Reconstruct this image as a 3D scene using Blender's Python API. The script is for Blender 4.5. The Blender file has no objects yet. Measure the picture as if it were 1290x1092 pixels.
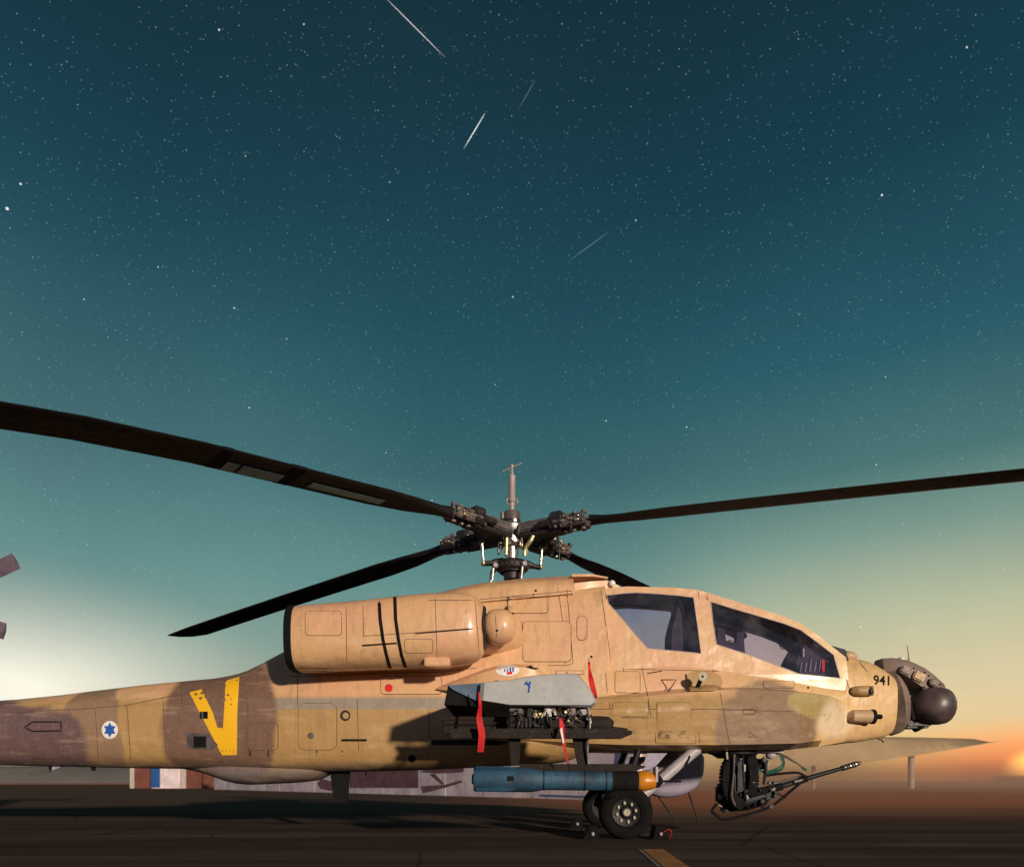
import bpy, bmesh, math, random
from mathutils import Vector, Matrix
from mathutils.bvhtree import BVHTree
from mathutils.geometry import tessellate_polygon
random.seed(7)
sc = bpy.context.scene
C = sc.collection
R = math.radians

# ------------------------------------------------------------------ camera
CD, CZ, F, HZ, CX = 9.64, 0.70, 890.0, 984.0, 645.0     # metres from the rotor mast, eye height, focal length and horizon in photo pixels
cam = bpy.data.cameras.new('camera'); camo = bpy.data.objects.new('camera', cam); C.objects.link(camo)
camo.location = (0, -CD, CZ); camo.rotation_euler = (R(90), 0, 0)
cam.sensor_width = 36; cam.lens = 36*F/1290; cam.shift_y = (HZ-546)/1290
cam.clip_start = .05; cam.clip_end = 12000
cam.dof.use_dof = True; cam.dof.focus_distance = 8.6; cam.dof.aperture_fstop = 1.5
sc.camera = camo
vs = sc.view_settings
vs.view_transform = 'Standard'; vs.look = 'None'; vs.exposure = 0; vs.gamma = 1; vs.use_curve_mapping = False
sc.cycles.max_bounces = 8; sc.cycles.transparent_max_bounces = 16
sc.cycles.use_denoising = True

def lin(c):
    return tuple((v/255/12.92 if v/255 <= .04045 else ((v/255+.055)/1.055)**2.4) for v in c) + (1,)

# ------------------------------------------------------------------ world: dusk sky
W_ = bpy.data.worlds.new('World'); sc.world = W_; W_.use_nodes = True
nt = W_.node_tree; nt.nodes.clear(); N = nt.nodes; L = nt.links
def nd(t, **k):
    n = N.new(t)
    for a, b in k.items(): setattr(n, a, b)
    return n
def vm(op, a, b=None):
    n = nd('ShaderNodeVectorMath', operation=op)
    for i, v in enumerate((a, b)):
        if v is None: continue
        if isinstance(v, (tuple, list)): n.inputs[i].default_value = v
        else: L.new(v, n.inputs[i])
    return n.outputs['Value'] if op == 'DOT_PRODUCT' else n.outputs[0]
def mt(op, a, b=None, cl=False):
    n = nd('ShaderNodeMath', operation=op, use_clamp=cl)
    for i, v in enumerate((a, b)):
        if v is None: continue
        if isinstance(v, (int, float)): n.inputs[i].default_value = v
        else: L.new(v, n.inputs[i])
    return n.outputs[0]
def mr(v, a, b, c=0., d=1., smooth=True):
    n = nd('ShaderNodeMapRange', interpolation_type='SMOOTHSTEP' if smooth else 'LINEAR')
    L.new(v, n.inputs['Value'])
    for k, x in (('From Min', a), ('From Max', b), ('To Min', c), ('To Max', d)): n.inputs[k].default_value = x
    return n.outputs[0]
def ramp(v, stops):
    n = nd('ShaderNodeValToRGB'); cr = n.color_ramp; cr.interpolation = 'LINEAR'
    cr.elements[0].position = stops[0][0]; cr.elements[0].color = lin(stops[0][1])
    cr.elements[1].position = stops[-1][0]; cr.elements[1].color = lin(stops[-1][1])
    for p, c in stops[1:-1]:
        e = cr.elements.new(p); e.color = lin(c)
    L.new(v, n.inputs[0]); return n.outputs[0]
def mixc(f, a, b, bt='MIX'):
    n = nd('ShaderNodeMix', data_type='RGBA', blend_type=bt)
    for s, v in ((0, f), (6, a), (7, b)):
        if isinstance(v, (int, float)): n.inputs[s].default_value = v
        elif isinstance(v, tuple): n.inputs[s].default_value = v
        else: L.new(v, n.inputs[s])
    return n.outputs[2]
tc = nd('ShaderNodeTexCoord')
dirv = vm('NORMALIZE', tc.outputs['Generated'])
sep = nd('ShaderNodeSeparateXYZ'); L.new(dirv, sep.inputs[0]); Z = sep.outputs[2]
flat = vm('NORMALIZE', vm('MULTIPLY', dirv, (1, 1, 0)))
base = ramp(Z, [(0, (186, 136, 110)), (.03, (190, 146, 118)), (.08, (178, 172, 148)), (.18, (135, 160, 148)), (.27, (98, 142, 140)), (.395, (58, 102, 108)), (.48, (43, 89, 99)), (.55, (33, 76, 89)), (.66, (25, 58, 71)), (.745, (22, 49, 60)), (1, (18, 40, 54))])
right = ramp(Z, [(0, (250, 186, 104)), (.03, (252, 214, 134)), (.08, (238, 212, 160)), (.124, (222, 206, 164)), (.2125, (182, 188, 158)), (.296, (126, 154, 142)), (.37, (76, 118, 118)), (.477, (42, 92, 104)), (.62, (25, 63, 77)), (.75, (20, 45, 57)), (1, (17, 38, 54))])
az = vm('DOT_PRODUCT', flat, (.647, .763, 0))
col = mixc(mr(az, .80, .995), base, right)
gv = vm('MULTIPLY', vm('SUBTRACT', dirv, (-.585, .80, .105)), (1, 1, 2.3)); gn_ = nd('ShaderNodeVectorMath', operation='LENGTH'); L.new(gv, gn_.inputs[0])
gl = mt('POWER', mr(gn_.outputs['Value'], .37, .04, smooth=False), 1.8)
lw = mt('MULTIPLY', mr(vm('DOT_PRODUCT', flat, (-.72, .69, 0)), .75, 1.0), mr(Z, .62, .25))
col = mixc(mt('MULTIPLY', lw, .26), col, tuple(lin((112, 150, 152))))
back = mt('MULTIPLY', mr(vm('DOT_PRODUCT', flat, (-.3, -.954, 0)), -.1, .9), mr(Z, .5, .05))  # unseen violet sky band behind the camera, added to tint the ambient light
col = mixc(mt('MULTIPLY', back, .9), col, tuple(lin((118, 104, 158))))
col = mixc(gl, col, tuple(lin((255, 252, 232))))
sd = vm('DOT_PRODUCT', dirv, tuple(Vector((655, 890, 9)).normalized()))
sv = vm('MULTIPLY', vm('SUBTRACT', dirv, tuple(Vector((660, 890, 2)).normalized())), (1, 1, 2.6)); sn = nd('ShaderNodeVectorMath', operation='LENGTH'); L.new(sv, sn.inputs[0])
broad = mt('POWER', mr(sn.outputs['Value'], .20, .0, smooth=False), 1.25)
core = mt('POWER', mr(sd, .9994, 1.0, smooth=False), 2.6)
col = mixc(mt('MULTIPLY', broad, .9), col, (2.2, .26, .012, 1))
col = mixc(core, col, (7., 3.2, .6, 1))
# faint unevenness of the air
nz = nd('ShaderNodeTexNoise'); nz.inputs['Scale'].default_value = 2.2; nz.inputs['Detail'].default_value = 3
L.new(dirv, nz.inputs['Vector'])
col = mixc(1.0, col, mixc(mr(nz.outputs[0], .3, .7), (.90, .90, .92, 1), (1.07, 1.06, 1.04, 1)), 'MULTIPLY')
bg = nd('ShaderNodeBackground'); L.new(col, bg.inputs[0]); bg.inputs[1].default_value = 1.0
out = nd('ShaderNodeOutputWorld'); L.new(bg.outputs[0], out.inputs[0])

# ------------------------------------------------------------------ sun
sl = bpy.data.lights.new('sun', 'SUN'); sl.energy = 3.9; sl.angle = R(2.5); sl.color = (1, .83, .66)
slo = bpy.data.objects.new('sun', sl); C.objects.link(slo)
SUN = Vector((.47, -.86, .165)).normalized()
slo.rotation_euler = SUN.to_track_quat('Z', 'Y').to_euler()

# ------------------------------------------------------------------ helpers
def Wp(px, py, y):
    s = F/(CD+y); return Vector(((px-CX)/s, y, CZ+(HZ-py)/s))
CAM = Vector((0, -CD, CZ))
def ray(px, py): return Vector(((px-CX)/F, 1, (HZ-py)/F)).normalized()

class G:
    """collects shapes; build() links them as one mesh object"""
    def __init__(s): s.v = []; s.f = []
    def add(s, vs, fs):
        n = len(s.v); s.v += [Vector(v) for v in vs]; s.f += [tuple(i+n for i in f) for f in fs]; return s
    def box(s, c, size, rot=None, bev=0):
        hx, hy, hz = size[0]/2, size[1]/2, size[2]/2
        b = min(bev, hx*.9, hy*.9, hz*.9)
        M = rot if rot else Matrix.Identity(3)
        if b <= 0:
            vs = [Vector((x, y, z)) for x in (-hx, hx) for y in (-hy, hy) for z in (-hz, hz)]
            fs = [(0,1,3,2),(4,6,7,5),(0,4,5,1),(2,3,7,6),(0,2,6,4),(1,5,7,3)]
        else:
            bm = bmesh.new(); bmesh.ops.create_cube(bm, size=1)
            for v in bm.verts: v.co = Vector((v.co.x*hx*2, v.co.y*hy*2, v.co.z*hz*2))
            bmesh.ops.bevel(bm, geom=bm.edges[:], offset=b, segments=2, affect='EDGES')
            bm.verts.index_update(); vs = [v.co.copy() for v in bm.verts]; fs = [tuple(v.index for v in f.verts) for f in bm.faces]; bm.free()
        return s.add([Vector(c)+M@v for v in vs], fs)
    def rings(s, rs, cap=True, closed=True):
        n = len(rs[0]); vs = [p for r in rs for p in r]; fs = []
        for i in range(len(rs)-1):
            for j in range(n if closed else n-1):
                k = (j+1) % n
                fs.append((i*n+j, i*n+k, (i+1)*n+k, (i+1)*n+j))
        if cap and closed:
            fs.append(tuple(range(n-1, -1, -1))); fs.append(tuple((len(rs)-1)*n+j for j in range(n)))
        return s.add(vs, fs)
    def tube(s, pts, r, seg=10, cap=True, flat=1.0):
        pts = [Vector(p) for p in pts]; rr = r if isinstance(r, (list, tuple)) else [r]*len(pts)
        T0 = (pts[1]-pts[0]).normalized(); up = Vector((0, 0, 1)) if abs(T0.z) < .9 else Vector((1, 0, 0))
        U = T0.cross(up).normalized(); rs = []
        for i, p in enumerate(pts):
            a = pts[max(i-1, 0)]; b = pts[min(i+1, len(pts)-1)]; T = (b-a).normalized()
            U = (U - T*U.dot(T)).normalized(); V = T.cross(U)
            rs.append([p+U*math.cos(t)*rr[i]+V*math.sin(t)*rr[i]*flat for t in [2*math.pi*k/seg for k in range(seg)]])
        return s.rings(rs, cap)
    def lathe(s, prof, o, ax, seg=24, cap=True):
        """prof = [(distance along axis, radius)]"""
        o = Vector(o); ax = Vector(ax).normalized(); up = Vector((0, 0, 1)) if abs(ax.z) < .9 else Vector((1, 0, 0))
        U = ax.cross(up).normalized(); V = ax.cross(U)
        rs = [[o+ax*d+(U*math.cos(t)+V*math.sin(t))*max(r, 1e-4) for t in [2*math.pi*k/seg for k in range(seg)]] for d, r in prof]
        return s.rings(rs, cap)
    def ball(s, c, rad, seg=20, e=1.0):
        c = Vector(c); rad = Vector(rad) if not isinstance(rad, (int, float)) else Vector((rad,)*3)
        f = lambda v: math.copysign(abs(v)**e, v); rs = []
        for i in range(seg//2+1):
            ph = math.pi*i/(seg//2)-math.pi/2; ph = max(min(ph, math.pi/2-.02), -math.pi/2+.02)
            rs.append([c+Vector((rad.x*f(math.cos(ph))*f(math.cos(t)), rad.y*f(math.cos(ph))*f(math.sin(t)), rad.z*f(math.sin(ph)))) for t in [2*math.pi*k/seg for k in range(seg)]])
        return s.rings(rs)
    def prism(s, poly, y0, y1):
        """poly = world (x, z) pairs, extruded between y0 and y1"""
        n = len(poly); vs = [(x, y0, z) for x, z in poly]+[(x, y1, z) for x, z in poly]
        fs = [(i, (i+1) % n, n+(i+1) % n, n+i) for i in range(n)]
        tris = tessellate_polygon([[Vector((x, z, 0)) for x, z in poly]])
        fs += [tuple(t) for t in tris]+[tuple(n+i for i in reversed(t)) for t in tris]
        return s.add(vs, fs)
    def build(s, name, mat, parent=None, smooth=35, recalc=True, **props):
        o_ = parent.matrix_world.translation if parent else Vector((0, 0, 0))
        if parent:
            o_ = WORLD.get(parent.name, Vector((0, 0, 0)))
        me = bpy.data.meshes.new(name); me.from_pydata([v-o_ for v in s.v], [], s.f)
        if recalc:
            bm = bmesh.new(); bm.from_mesh(me); bmesh.ops.recalc_face_normals(bm, faces=bm.faces); bm.to_mesh(me); bm.free()
        me.materials.append(mat)
        if smooth:
            for p in me.polygons: p.use_smooth = True
            me.set_sharp_from_angle(angle=R(smooth))
        o = bpy.data.objects.new(name, me); C.objects.link(o)
        if parent: o.parent = parent
        WORLD[o.name] = o_
        for k, v in props.items(): o[k] = v
        return o
    def bvh(s): return BVHTree.FromPolygons(s.v, s.f)
WORLD = {}
def empty(name, loc, label, cat, group=None):
    o = bpy.data.objects.new(name, None); C.objects.link(o); o.location = loc; WORLD[o.name] = Vector(loc)
    o.empty_display_size = .2; o['label'] = label; o['category'] = cat
    if group: o['group'] = group
    return o
def tag(o, label, cat, group=None):
    o['label'] = label; o['category'] = cat
    if group: o['group'] = group
    return o
def inst(src, parent, mat=None):
    c = src.copy(); C.objects.link(c); c.parent = parent
    if mat is not None: c.matrix_local = mat
    return c
def catmull(ps, n):
    out = []
    m = len(ps)
    for i in range(m-1):
        p0 = ps[max(i-1, 0)]; p1 = ps[i]; p2 = ps[i+1]; p3 = ps[min(i+2, m-1)]
        for k in range(n):
            t = k/n
            out.append(tuple(.5*((2*b)+(-a+c)*t+(2*a-5*b+4*c-d)*t*t+(-a+3*b-3*c+d)*t**3) for a, b, c, d in zip(p0, p1, p2, p3)))
    out.append(tuple(ps[-1])); return out
def smooth_path(ps, n=6): return [Vector(p) for p in catmull([tuple(p) for p in ps], n)]

# ------------------------------------------------------------------ materials
def mat_new(name):
    m = bpy.data.materials.new(name); m.use_nodes = True; t = m.node_tree; t.nodes.clear(); return m, t
class NT:
    def __init__(s, t): s.t = t
    def n(s, ty, ins=None, **k):
        x = s.t.nodes.new(ty)
        for a, b in k.items(): setattr(x, a, b)
        for a, b in (ins or {}).items():
            if isinstance(b, bpy.types.NodeSocket): s.t.links.new(b, x.inputs[a])
            else: x.inputs[a].default_value = b
        return x
    def math(s, op, a, b=0., cl=False): return s.n('ShaderNodeMath', {0: a, 1: b}, operation=op, use_clamp=cl).outputs[0]
    def mr(s, v, a, b, c=0., d=1.): return s.n('ShaderNodeMapRange', {0: v, 1: a, 2: b, 3: c, 4: d}, interpolation_type='SMOOTHSTEP').outputs[0]
    def mix(s, f, a, b, bt='MIX'): return s.n('ShaderNodeMix', {0: f, 6: a, 7: b}, data_type='RGBA', blend_type=bt).outputs[2]
    def noise(s, v, sc_, det=4, rough=.55): return s.n('ShaderNodeTexNoise', {'Vector': v, 'Scale': sc_, 'Detail': det, 'Roughness': rough}).outputs[0]
def c4(c): return tuple(c)+(1,) if len(c) == 3 else c
def paint(name, col, rough=.5, metal=0., var=.18, nscale=6., bump=.02, wear=None, spec=.5, streak=False):
    m, t = mat_new(name); q = NT(t)
    co = q.n('ShaderNodeTexCoord').outputs['Object']
    n1 = q.noise(co, nscale, 6, .6); n2 = q.noise(co, nscale*7, 4)
    c = q.mix(q.mr(n1, .3, .7), c4([x*(1-var) for x in col]), c4([min(1, x*(1+var)) for x in col]))
    c = q.mix(q.math('MULTIPLY', q.mr(n2, .55, .75), .35), c, c4([x*.6 for x in col]))
    if wear: c = q.mix(q.mr(q.noise(co, nscale*3, 8, .7), .58, .68), c, c4(wear))
    rr = q.mr(n2, .2, .8, max(rough-.1, .03), min(rough+.12, 1))
    b = q.n('ShaderNodeBump', {'Strength': 1.0, 'Distance': bump*.1, 'Height': n2}).outputs[0]
    p = q.n('ShaderNodeBsdfPrincipled', {'Base Color': c, 'Roughness': rr, 'Metallic': metal, 'Normal': b, 'Specular IOR Level': spec})
    q.n('ShaderNodeOutputMaterial', {0: p.outputs[0]}); return m
def emit(name, col, st=1.):
    m, t = mat_new(name); q = NT(t)
    e = q.n('ShaderNodeEmission', {0: c4(col), 1: st}); q.n('ShaderNodeOutputMaterial', {0: e.outputs[0]})
    try: m.cycles.emission_sampling = 'NONE'
    except Exception: pass
    return m

def glow_mat(name, col, st=1.):
    m, t = mat_new(name); q = NT(t)
    e = q.n('ShaderNodeEmission', {0: c4(col), 1: st}); tr = q.n('ShaderNodeBsdfTransparent')
    a = q.n('ShaderNodeAddShader', {0: e.outputs[0], 1: tr.outputs[0]}); q.n('ShaderNodeOutputMaterial', {0: a.outputs[0]})
    try: m.cycles.emission_sampling = 'NONE'
    except Exception: pass
    return m

def camo(name='sand_camouflage_paint'):
    m, t = mat_new(name); q = NT(t)
    co = q.n('ShaderNodeTexCoord').outputs['Object']
    warp = q.n('ShaderNodeTexNoise', {'Vector': co, 'Scale': 1.6, 'Detail': 2}).outputs[1]
    wv = q.n('ShaderNodeVectorMath', {0: warp, 1: (.5, .5, .5)}, operation='SUBTRACT').outputs[0]
    wv = q.n('ShaderNodeVectorMath', {0: wv, 1: (.30, .30, .30)}, operation='MULTIPLY').outputs[0]
    cw = q.n('ShaderNodeVectorMath', {0: co, 1: wv}, operation='ADD').outputs[0]
    se = q.n('ShaderNodeSeparateXYZ', {0: cw}); X, Zs = se.outputs[0], se.outputs[2]
    y_s = 97.
    def ell(px, py, rx, ry, soft=.05):
        cx, cz, rx, ry = (px-CX)/y_s, CZ+(HZ-py)/y_s, rx/y_s, ry/y_s
        a = q.math('DIVIDE', q.math('SUBTRACT', X, cx), rx); b = q.math('DIVIDE', q.math('SUBTRACT', Zs, cz), ry)
        d = q.math('SQRT', q.math('ADD', q.math('MULTIPLY', a, a), q.math('MULTIPLY', b, b)))
        return q.mr(d, 1-soft, 1+soft, 1., 0.)
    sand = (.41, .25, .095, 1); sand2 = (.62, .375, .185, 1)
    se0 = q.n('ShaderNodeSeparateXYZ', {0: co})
    c = q.mix(q.mr(se0.outputs[2], 1.70, 1.86), sand, sand2)  # browner below: shading of the lower hull worked into the paint scheme
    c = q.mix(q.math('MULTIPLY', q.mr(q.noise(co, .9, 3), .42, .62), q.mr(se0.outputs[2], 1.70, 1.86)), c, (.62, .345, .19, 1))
    c = q.mix(q.mr(se0.outputs[0], 3.0, 4.1), c, (.66, .43, .19, 1))  # nose turned golden: warm light painted into its colour
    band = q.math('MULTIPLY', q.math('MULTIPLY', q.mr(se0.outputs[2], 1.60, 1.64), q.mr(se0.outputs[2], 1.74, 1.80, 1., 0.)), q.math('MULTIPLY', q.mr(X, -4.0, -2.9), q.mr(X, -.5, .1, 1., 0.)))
    c = q.mix(q.math('MULTIPLY', band, .75), c, (.24, .235, .21, 1))  # grey band painting in the sky light caught by the chamfer
    brown = (.175, .10, .068, 1); mid = (.27, .17, .10, 1)
    for e in ((112, 925, 36, 80, .06), (958, 915, 66, 60, .07)):
        c = q.mix(ell(*e), c, mid)
    c = q.mix(ell(279, 905, 75, 100, .07), c, brown)
    for e in ((8, 940, 100, 58, .08), (-150, 900, 60, 60)):
        c = q.mix(ell(*e), c, (.125, .075, .075, 1))  # brown camouflage with the violet dusk sheen of the tail mixed in
    c = q.mix(ell(1012, 889, 36, 17, .12), c, (.42, .32, .13, 1))
    c = q.mix(q.math('MULTIPLY', ell(1046, 908, 27, 24, .30), .85), c, (.80, .63, .43, 1))  # soft pale ellipse painting the sun-lit facet of the cheek
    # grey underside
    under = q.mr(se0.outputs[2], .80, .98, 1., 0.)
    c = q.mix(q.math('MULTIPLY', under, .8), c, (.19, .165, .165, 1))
    # grime: streaks running back and down, stains, fine chips
    st = q.n('ShaderNodeVectorMath', {0: co, 1: (9., 9., 1.4)}, operation='MULTIPLY').outputs[0]
    g = q.mr(q.noise(st, 1.5, 6, .65), .50, .72)
    c = q.mix(q.math('MULTIPLY', g, .35), c, (.23, .15, .09, 1))
    hs = q.n('ShaderNodeVectorMath', {0: co, 1: (1.2, 6., 7.)}, operation='MULTIPLY').outputs[0]
    c = q.mix(q.math('MULTIPLY', q.mr(q.noise(hs, 1.3, 6, .6), .52, .75), .30), c, (.70, .50, .33, 1))
    c = q.mix(q.math('MULTIPLY', q.mr(q.noise(co, 5., 8, .7), .55, .7), .22), c, (.25, .17, .11, 1))
    c = q.mix(q.mr(q.noise(co, 42., 3), .73, .76), c, (.14, .095, .07, 1))
    c = q.mix(q.math('MULTIPLY', q.mr(q.noise(co, 75., 2), .66, .70), .5), c, (.66, .48, .33, 1))
    h = q.math('ADD', q.math('MULTIPLY', q.noise(co, 2.5, 3), 6.), q.math('MULTIPLY', q.noise(co, 60., 3), .35))
    b = q.n('ShaderNodeBump', {'Strength': .5, 'Distance': .011, 'Height': h}).outputs[0]
    ro = q.mr(q.noise(co, 7., 5), .3, .7, .36, .6)
    p = q.n('ShaderNodeBsdfPrincipled', {'Base Color': c, 'Roughness': ro, 'Normal': b, 'Specular IOR Level': .5, 'Coat Weight': .3, 'Coat Roughness': .18})
    q.n('ShaderNodeOutputMaterial', {0: p.outputs[0]}); return m
M = {}
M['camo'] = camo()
M['blade'] = paint('black_blade_paint', (.008, .006, .006), .6, var=.3, nscale=2, wear=None, spec=.28)
M['blade_tape'] = paint('blade_grey_tape', (.24, .42, .46), .3)
M['black'] = paint('black_paint', (.006, .006, .007), .85, var=.3, spec=.2)
M['seam'] = paint('dark_seam_line', (.10, .062, .04), .8, var=.3)
M['blackcloth'] = paint('black_cover_cloth', (.006, .006, .0065), .85, var=.3, nscale=12, bump=.1, spec=.15)
M['yellow'] = paint('yellow_marking_paint', (.88, .49, .012), .5, var=.06, nscale=.9)
M['gun'] = paint('gunmetal', (.011, .012, .015), .5, .3, var=.3, nscale=12, wear=(.06, .056, .055), spec=.35)
M['steel'] = paint('worn_steel', (.36, .34, .32), .32, .85, var=.35, nscale=14)
M['bare'] = paint('bright_metal', (.62, .58, .5), .28, .9, var=.3, nscale=18)
M['gold'] = paint('anodised_gold_metal', (.55, .47, .24), .38, .7, var=.3, nscale=18)
M['hub'] = paint('brown_grey_hub_metal', (.13, .105, .10), .5, .35, var=.35, nscale=9, wear=(.24, .2, .18))
M['hubdark'] = paint('dark_hub_metal', (.026, .021, .023), .5, .3, var=.35, nscale=9, wear=(.14, .12, .11))
M['probe'] = paint('mauve_grey_probe_paint', (.33, .26, .25), .5, var=.12)
M['wing'] = paint('grey_wing_paint', (.36, .375, .375), .48, var=.12, nscale=3, wear=(.36, .34, .32))
M['launcher'] = paint('dark_olive_rack_paint', (.018, .013, .010), .78, var=.3, nscale=6, wear=(.045, .033, .024), spec=.25)
M['blue'] = paint('blue_missile_paint', (.014, .055, .10), .65, var=.45, nscale=4, wear=(.06, .055, .065))
M['orange'] = paint('amber_seeker_paint', (.55, .20, .012), .35, var=.15, nscale=9)
M['red'] = paint('red_streamer_cloth', (.55, .012, .015), .75, var=.2, nscale=8)
M['white'] = paint('white_paint', (.78, .76, .74), .5, var=.05)
M['blue_mark'] = paint('blue_emblem_paint', (.02, .10, .42), .5, var=.05)
M['rubber'] = paint('tyre_rubber', (.005, .0046, .005), .9, var=.3, nscale=12, bump=.1, spec=.2)
M['cream'] = paint('cream_boss_paint', (.40, .36, .25), .5, var=.15, nscale=30)
M['lavender'] = paint('pale_lavender_paint', (.30, .27, .36), .6, var=.12, nscale=3)
M['strut'] = paint('pale_grey_strut_paint', (.36, .33, .35), .45, var=.15)
M['nose'] = paint('brown_grey_turret_paint', (.19, .14, .115), .55, var=.3, nscale=5, wear=(.28, .18, .13))
M['nosedark'] = paint('dark_turret_dome', (.075, .052, .05), .40, var=.5, nscale=4, bump=.008, wear=(.13, .095, .09))
M['sandtrim'] = paint('plain_sand_paint', (.52, .34, .19), .5, var=.1, nscale=5)
M['ochre'] = paint('ochre_fairing_paint', (.40, .25, .10), .5, var=.1, nscale=5)
M['interior'] = paint('black_cockpit_interior', (.014, .014, .018), .7, var=.3)
M['seat'] = paint('dark_seat_fabric', (.03, .03, .045), .8, var=.3, nscale=14)
M['green'] = paint('green_cable_sheath', (.01, .09, .06), .45)
M['mauve'] = paint('faded_mauve_mural_paint', (.17, .075, .09), .9, var=.25, nscale=1.5)
M['mural_blue'] = paint('faded_blue_mural_paint', (.10, .14, .26), .9, var=.15, nscale=1.5)
M['mural_pale'] = paint('pale_green_mural_paint', (.33, .36, .36), .9, var=.15, nscale=1.5)
M['wall'] = paint('pale_wall_render', (.68, .57, .60), .9, var=.22, nscale=.7, wear=(.24, .2, .22))
M['brick'] = paint('brown_pillar_paint', (.14, .045, .03), .8, var=.2, nscale=2)
M['door'] = paint('blue_door_paint', (.01, .08, .26), .5, var=.1, nscale=2)
M['doorframe'] = paint('cream_frame_paint', (.45, .38, .33), .8, var=.1, nscale=2)
M['canvas'] = paint('tan_canopy_canvas', (.50, .36, .20), .9, var=.15, nscale=.25)
M['sunlit_facet'] = paint('sunlit_facet_paint', (.74, .55, .36), .55, var=.2, nscale=7, wear=(.60, .42, .24))  # unused pale tone for the sun-lit cheek facet
M['ridge'] = paint('distant_grey_berm', (.15, .14, .125), 1, var=.25, nscale=.02)
M['tree'] = paint('dark_far_foliage', (.05, .04, .02), 1, var=.4, nscale=.3)

def glass_mat():
    m, t = mat_new('cockpit_glass'); q = NT(t)
    co = q.n('ShaderNodeTexCoord').outputs['Object']
    tr = q.n('ShaderNodeBsdfTransparent', {0: (.95, .89, .98, 1)})
    gl_ = q.n('ShaderNodeBsdfGlossy', {0: (.9, .9, .95, 1), 1: .04})
    df = q.n('ShaderNodeBsdfDiffuse', {0: (.35, .33, .36, 1)})
    fr = q.n('ShaderNodeFresnel', {0: 1.5}).outputs[0]
    a = q.n('ShaderNodeMixShader', {0: fr, 1: tr.outputs[0], 2: gl_.outputs[0]})
    dust = q.mr(q.noise(co, 3.5, 6, .65), .4, .85, .01, .09)
    b = q.n('ShaderNodeMixShader', {0: dust, 1: a.outputs[0], 2: df.outputs[0]})
    q.n('ShaderNodeOutputMaterial', {0: b.outputs[0]}); return m
M['glass'] = glass_mat()

def asphalt():
    m, t = mat_new('worn_asphalt'); q = NT(t)
    co = q.n('ShaderNodeTexCoord').outputs['Object']
    st = q.n('ShaderNodeMapping', {0: co, 2: (0, 0, R(-4)), 3: (.07, 1.0, 1.)}).outputs[0]
    n1 = q.noise(st, 1.1, 7, .6); n2 = q.noise(co, .35, 5); n3 = q.noise(co, 55., 3)
    c = q.mix(q.mr(n1, .35, .68), (.060, .044, .039, 1), (.125, .095, .082, 1))
    c = q.mix(q.math('MULTIPLY', q.mr(n2, .45, .7), .6), c, (.060, .044, .038, 1))
    c = q.mix(q.math('MULTIPLY', q.mr(n3, .5, .75), .45), c, (.085, .058, .046, 1))
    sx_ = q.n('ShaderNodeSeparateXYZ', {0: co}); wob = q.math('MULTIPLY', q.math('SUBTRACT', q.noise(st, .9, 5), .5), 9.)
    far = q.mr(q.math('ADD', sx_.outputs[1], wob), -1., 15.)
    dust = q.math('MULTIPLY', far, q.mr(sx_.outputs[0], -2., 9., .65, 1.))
    c = q.mix(q.math('MULTIPLY', dust, .92), c, q.mix(q.mr(sx_.outputs[0], -4., 5.), (.16, .105, .08, 1), (.60, .24, .13, 1)))  # drifted dust; its red at right also paints in the sunset glow
    crk = q.n('ShaderNodeTexVoronoi', {'Vector': q.n('ShaderNodeVectorMath', {0: co, 1: (.22, .22, .22)}, operation='MULTIPLY').outputs[0], 'Scale': 1.0}, feature='DISTANCE_TO_EDGE').outputs[0]
    c = q.mix(q.math('MULTIPLY', q.mr(crk, .002, .008, 1., 0.), .3), c, (.006, .005, .004, 1))
    b = q.n('ShaderNodeBump', {'Strength': .5, 'Distance': .01, 'Height': n3}).outputs[0]
    p = q.n('ShaderNodeBsdfPrincipled', {'Base Color': c, 'Roughness': q.mr(n1, .3, .7, .5, .85), 'Normal': b, 'Specular IOR Level': 0.})
    q.n('ShaderNodeOutputMaterial', {0: p.outputs[0]}); return m
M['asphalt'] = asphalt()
M['soil'] = paint('reddish_desert_soil', (.50, .20, .11), .95, var=.3, nscale=.05, spec=.1)
M['linepaint'] = paint('worn_orange_line_paint', (.32, .13, .02), .8, var=.35, nscale=6, wear=(.05, .035, .03))

# ------------------------------------------------------------------ ground
def sheet(name, x0, x1, y0, y1, z, m, nx=1):
    g = G(); g.add([(x0, y0, z), (x1, y0, z), (x1, y1, z), (x0, y1, z)], [(0, 1, 2, 3)])
    o = g.build(name, m, smooth=0); o['kind'] = 'structure'; return o
sheet('ground', -6000, 6000, -3000, 8000, -.008, M['soil'])
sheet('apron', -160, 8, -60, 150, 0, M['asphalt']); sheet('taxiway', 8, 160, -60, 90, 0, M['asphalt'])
g = G(); ya, yb = -9.2, -2.35
xa = lambda y: 1.24+.072*(y+3.87)
g.add([(xa(ya), ya, .004), (xa(ya)+.21, ya, .004), (xa(yb)+.21, yb, .004), (xa(yb), yb, .004)], [(0, 1, 2, 3)])
o = g.build('painted_line', M['linepaint'], smooth=0); o['kind'] = 'structure'
g = G(); g.add([(xa(ya)-.05, ya, .0035), (xa(ya)-.012, ya, .0035), (xa(yb)-.012, yb, .0035), (xa(yb)-.05, yb, .0035)], [(0, 1, 2, 3)])
o = g.build('painted_line_edge', paint('pale_line_edge', (.16, .13, .11), .9, var=.4), smooth=0); o['kind'] = 'structure'

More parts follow.
